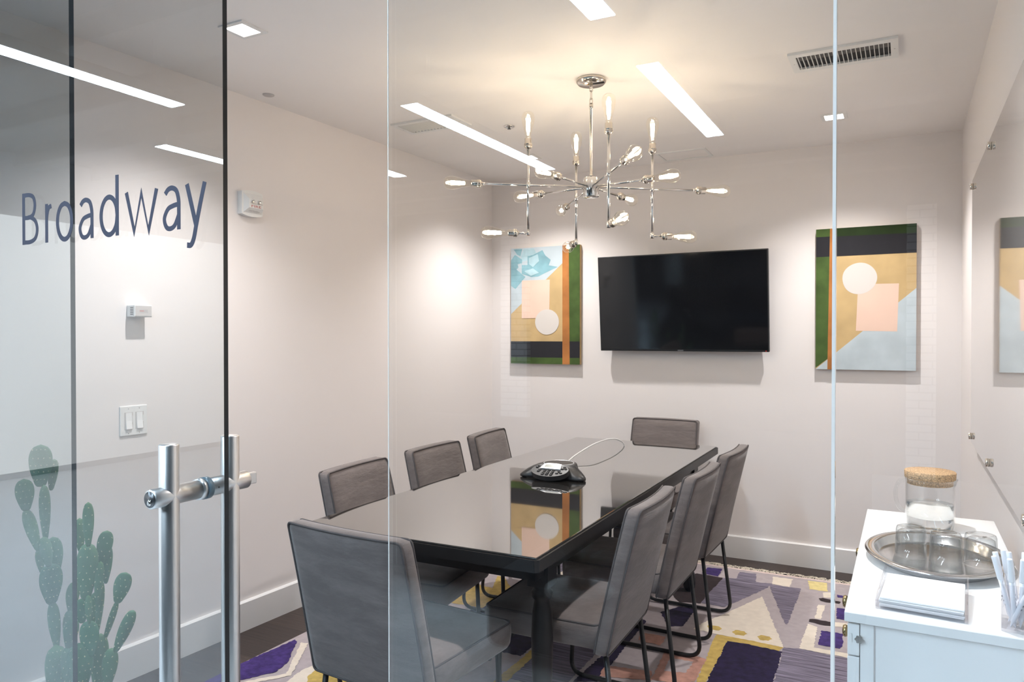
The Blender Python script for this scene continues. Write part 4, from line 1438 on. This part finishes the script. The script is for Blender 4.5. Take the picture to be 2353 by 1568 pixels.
# pen cup
pc = empty('pen_cup', (0.187, 1.535, CT), R(-8), 'square clear acrylic pen cup at the near corner of the white cabinet', 'pen cup')
s = 0.037
MB().box((-s, -s, 0.0), (s, s, 0.005)).build('cup_base', 'acrylic', pc)
for lo, hi in (((-s, -s), (s, -s + 0.0025)), ((-s, s - 0.0025), (s, s)), ((-s, -s + 0.0025), (-s + 0.0025, s - 0.0025)), ((s - 0.0025, -s + 0.0025), (s, s - 0.0025))):
    MB().box((lo[0], lo[1], 0.005), (hi[0], hi[1], 0.080)).build('cup_wall', 'acrylic', pc)
PENS = [(-.026, -.010, -.26, .10), (-.027, .012, -.20, .20), (-.022, -.022, -.08, -.04), (-.012, -.018, .02, -.05), (-.014, .014, -.12, .16), (-.010, .000, .10, .06), (-.004, .018, .02, .12), (.002, -.010, .14, .02),
        (-.020, .024, -.14, .08), (-.026, -.026, .40, .00), (-.028, .002, .46, .06), (.016, .022, .10, .12)]
PL = ['leaning far left over the tray', 'leaning left behind the first pen', 'front left, rising toward the tray', 'front middle, cap up', 'back left, tall', 'in the centre, nearly upright',
      'back right, upright', 'right side, leaning to the wall', 'back left corner, leaning out', 'front right, slanting across', 'slanting low across the middle', 'back right corner, beside the wall']
pen0 = None
for k, (x, y, ta, tb_) in enumerate(PENS):
    lab = 'white pen in the acrylic cup, ' + PL[k]
    if pen0 is None:
        pen0 = empty('pen', (0, 0, 0), 0, lab, 'pen', 'white pens in the acrylic cup')
        MB().lathe([(0.0008, 0), (0.0022, 0.008), (0.0040, 0.014), (0.0040, 0.080), (0, 0.080)], 14, cap=False).build('barrel', 'pen_white', pen0)
        MB().lathe([(0, 0.078), (0.0045, 0.078), (0.0047, 0.079), (0.0045, 0.116), (0.0038, 0.1175), (0.0028, 0.117), (0.0022, 0.114), (0, 0.114)], 14, cap=False).build('cap', 'pen_white', pen0)
        mb = MB()
        for q in range(4):
            mb.box((-0.0012, -0.0043, 0.034 + q * 0.007), (0.0012, -0.0037, 0.037 + q * 0.007))
        mb.build('print_marks', 'grey_ink', pen0)
        p_ = pen0
    else:
        p_ = dup(pen0, (0, 0, 0), 0, lab)
    d = Vector((math.sin(ta), math.sin(tb_), 1)).normalized()
    # foot stays inside the cup
    fx = max(-s + .009, min(s - .009, x - d.x * 0.02))
    fy = max(-s + .009, min(s - .009, y - d.y * 0.02))
    M = Matrix.Translation(pc.location + Vector((fx, fy, 0.0056 + 0.0002 * k))) @ d.to_track_quat('Z', 'Y').to_matrix().to_4x4() @ Matrix.Rotation(k * 1.3, 4, 'Z')
    p_.location = M.to_translation()
    p_.rotation_euler = M.to_euler()

# ------------------------------------------------------------------ cactus
PADS = [(-2385,1360,887,-2383,1360,1013,66),(-2415,1410,863,-2397,1410,960,30),(-2360,1360,725,-2366,1360,889,32),(-2428,1340,810,-2440,1340,904,52),(-2384,1350,690,-2447,1350,806,37),(-2417,1380,605,-2433,1380,676,25),(-2258,1310,667,-2285,1310,749,35),(-2337,1380,622,-2357,1380,723,47),(-2295,1340,541,-2301,1340,658,66),(-2289,1350,403,-2310,1350,537,34),(-2266,1340,241,-2280,1340,411,72),(-2098,1330,745,-2097,1330,869,31),(-2232,1390,695,-2235,1390,794,30),(-2127,1340,583,-2114,1340,745,59),(-2128,1390,674,-2101,1390,772,43),(-2140,1410,607,-2124,1410,721,29),(-2180,1410,453,-2159,1410,606,23),(-2106,1360,568,-2086,1360,690,24),(-2040,1380,573,-2000,1380,665,46),(-2119,1390,438,-2055,1390,570,19),(-2004,1350,448,-1926,1350,577,35),(-2060,1360,326,-2037,1360,444,42),(-2078,1320,430,-2081,1320,530,54),(-2065,1310,530,-2068,1310,609,19),(-2299,1390,386,-2290,1390,501,34),(-2298,1400,494,-2281,1400,588,40),(-2226,1390,476,-2226,1390,549,38),(-2084,1300,346,-2098,1300,468,68),(-2159,1310,443,-2143,1310,527,42),(-2135,1380,292,-2119,1380,463,49),(-2219,1420,462,-2210,1420,561,23),(-2235,1360,268,-2238,1360,412,55),(-2156,1330,187,-2155,1330,337,74),(-2310,1380,120,-2325,1380,250,64),(-2159,1380,162,-2143,1380,314,57)]

cc = empty('prickly_pear_cactus', (-2.23, 1.37, 0), 0, 'tall green prickly pear cactus in the left corner behind the glass', 'cactus')
MB().lathe([(0, 0), (0.085, 0), (0.105, 0.02), (0.125, 0.20), (0.128, 0.21), (0.120, 0.21), (0.116, 0.19), (0, 0.185)], 40, cap=False).build('pot', 'pot_grey', cc)
MB().lathe([(0, 0.196), (0.06, 0.197), (0.116, 0.191), (0.116, 0.180), (0, 0.180)], 32, cap=False).build('soil', 'soil', cc)
prnd = random.Random(4)
for i, q in enumerate(PADS):
    B, T = Vector(q[:3]) / 1000, Vector(q[3:6]) / 1000
    wd = q[6] / 1000
    if i >= len(PADS) - 3 or B.z < 0.26:
        B.z = min(B.z, 0.19)
        B.x = -2.23 + (B.x + 2.23) * 0.5
        B.y = 1.37 + (B.y - 1.37) * 0.6
    d = T - B
    L = d.length * 1.05
    z = d.normalized()
    view = Vector((-B.x, -B.y, 0)).normalized()
    view = Matrix.Rotation(prnd.uniform(-0.45, 0.45), 3, 'Z') @ view
    x = view.cross(z).normalized()
    y = z.cross(x)
    M = Matrix((x, y, z)).transposed().to_4x4()
    M.translation = B - z * L * 0.03
    slim = wd / L
    rx, ry = wd / 2, max(0.0085, wd * (0.17 if slim > 0.4 else 0.34))
    mb = MB()
    prof = []
    nz = 18
    for k in range(nz + 1):
        u = k / nz
        um = 0.62
        if u < um:
            t_ = u / um
            e = 0.42 + 0.58 * math.sin(PI / 2 * t_) ** 1.15
            if k == 0:
                e = 0.30
        else:
            e = math.sqrt(max(0, 1 - ((u - um) / (1 - um)) ** 2.3))
        prof.append((e, u * L))
    mb.lathe(prof, 20, cap=True, sx=rx, sy=ry)
    mb.mi = 1
    nrow = max(3, int(L / 0.019))
    for r_ in range(1, nrow):
        u = (r_ + 0.3 * prnd.random()) / nrow
        kk = min(nz - 1, int(u * nz))
        pr = prof[kk][0] + (prof[kk + 1][0] - prof[kk][0]) * (u * nz - kk)
        nc = max(2, int(wd / 0.015))
        for c_ in range(nc):
            fx = -0.8 + 1.6 * (c_ + 0.5 * (r_ % 2)) / max(1, nc - 0.5)
            if abs(fx) > 0.95:
                continue
            for sd in (-1, 1):
                yy = sd * ry * pr * math.sqrt(max(0, 1 - fx * fx))
                p = Vector((fx * rx * pr, yy, u * L))
                n0 = len(mb.bm.faces)
                nrm = Vector((fx * 0.3, sd, 0)).normalized()
                for w_ in range(2):
                    t_ = Vector((prnd.uniform(-1, 1), 0, prnd.uniform(-1, 1)))
                    tip = p + nrm * 0.0038 + t_ * 0.0030
                    a_, b_ = p + Vector((0.0016, 0, 0.0004)), p - Vector((0.0016, 0, -0.0004))
                    c2 = p + Vector((0, 0, 0.0020))
                    vv = [mb.bm.verts.new(k_) for k_ in (a_, b_, c2, tip)]
                    for tri in ((0, 1, 3), (1, 2, 3), (2, 0, 3)):
                        mb.bm.faces.new([vv[k_] for k_ in tri])
                mb._tag(n0)
    o = mb.build('pad', ['cactus_pale' if slim < 0.45 else 'cactus_green', 'cactus_spine'], cc)
    o.matrix_local = Matrix.Translation(-cc.location) @ M

# ------------------------------------------------------------------ office things mirrored in the glass; the dark seats are added
so = empty('added_dark_sofa', (-1.70, -1.80, 0), R(0), 'long dark sofa added in the office to darken the reflection across the table', 'sofa')  # added for its dark reflection, keeping the bright floor off the table
MB().rbox((-1.55, -0.45, 0.06), (1.55, 0.45, 0.42), 0.05, 3).build('seat', 'sofa_dark', so)
MB().rbox((-1.55, -0.47, 0.06), (1.55, -0.22, 0.84), 0.07, 3).build('backrest', 'sofa_dark', so)
for x in (-1.4, 1.4):
    for y in (-0.36, 0.36):
        MB().cyl((x, y, 0), (x, y, 0.12), 0.018, seg=10).build('leg', 'black_metal', so)
so = empty('added_ottoman', (-0.86, -0.98, 0), R(0), 'low dark cushion block added in the office, darkening the reflection beside the near chair', 'added_ottoman')  # added dark block; hides the mirrored floor that would veil the chairs
MB().rbox((-0.70, -0.30, 0.05), (0.70, 0.30, 0.36), 0.05, 3).build('cushion', 'sofa_dark', so)
for x in (-0.6, 0.6):
    for y in (-0.22, 0.22):
        MB().cyl((x, y, 0), (x, y, 0.10), 0.018, seg=10).build('leg', 'black_metal', so)
pt = empty('side_table', (-1.05, -0.50, 0), 0, 'small round grey side table in the office, mirrored in front of the table leg', 'side table')
MB().lathe([(0, 0.415), (0.120, 0.415), (0.124, 0.42), (0.124, 0.437), (0.120, 0.438), (0, 0.438)], 36, cap=False).build('tabletop', 'pot_grey', pt)
MB().cyl((0, 0, 0.012), (0, 0, 0.418), 0.014, seg=12).lathe([(0, 0), (0.10, 0), (0.10, 0.008), (0.014, 0.014), (0, 0.014)], 30, cap=False).build('pedestal', 'black_metal', pt)
pp = empty('potted_plant', (-1.05, -0.50, 0.438), 0, 'small dark potted plant mirrored in the glass, on the round side table', 'plant')
MB().lathe([(0, 0), (0.040, 0), (0.046, 0.075), (0.042, 0.075), (0.040, 0.06), (0, 0.06)], 26, cap=False).build('pot', 'steel_dark', pp)
mb = MB()
for k in range(60):
    a, e = prnd.uniform(0, 2 * PI), prnd.uniform(0.2, 1.3)
    L = prnd.uniform(0.07, 0.15)
    d = Vector((math.cos(a) * math.cos(e), math.sin(a) * math.cos(e), math.sin(e)))
    q = Vector((0, 0, 0.062)) + d * 0.01
    sd = d.cross(Vector((0, 0, 1))).normalized() * 0.006
    up = d.cross(sd).normalized() * 0.0012
    mid = q + d * L * 0.55
    tip = q + d * L + Vector((0, 0, -0.02))
    vv = [mb.bm.verts.new(k_) for k_ in (q, mid + sd, tip, mid - sd, mid + up)]
    for tri in ((0, 1, 4), (1, 2, 4), (2, 3, 4), (3, 0, 4), (0, 3, 2), (0, 2, 1)):
        mb.bm.faces.new([vv[k_] for k_ in tri])
mb.build('leaves', 'leaf_dark', pp)['kind'] = 'stuff'
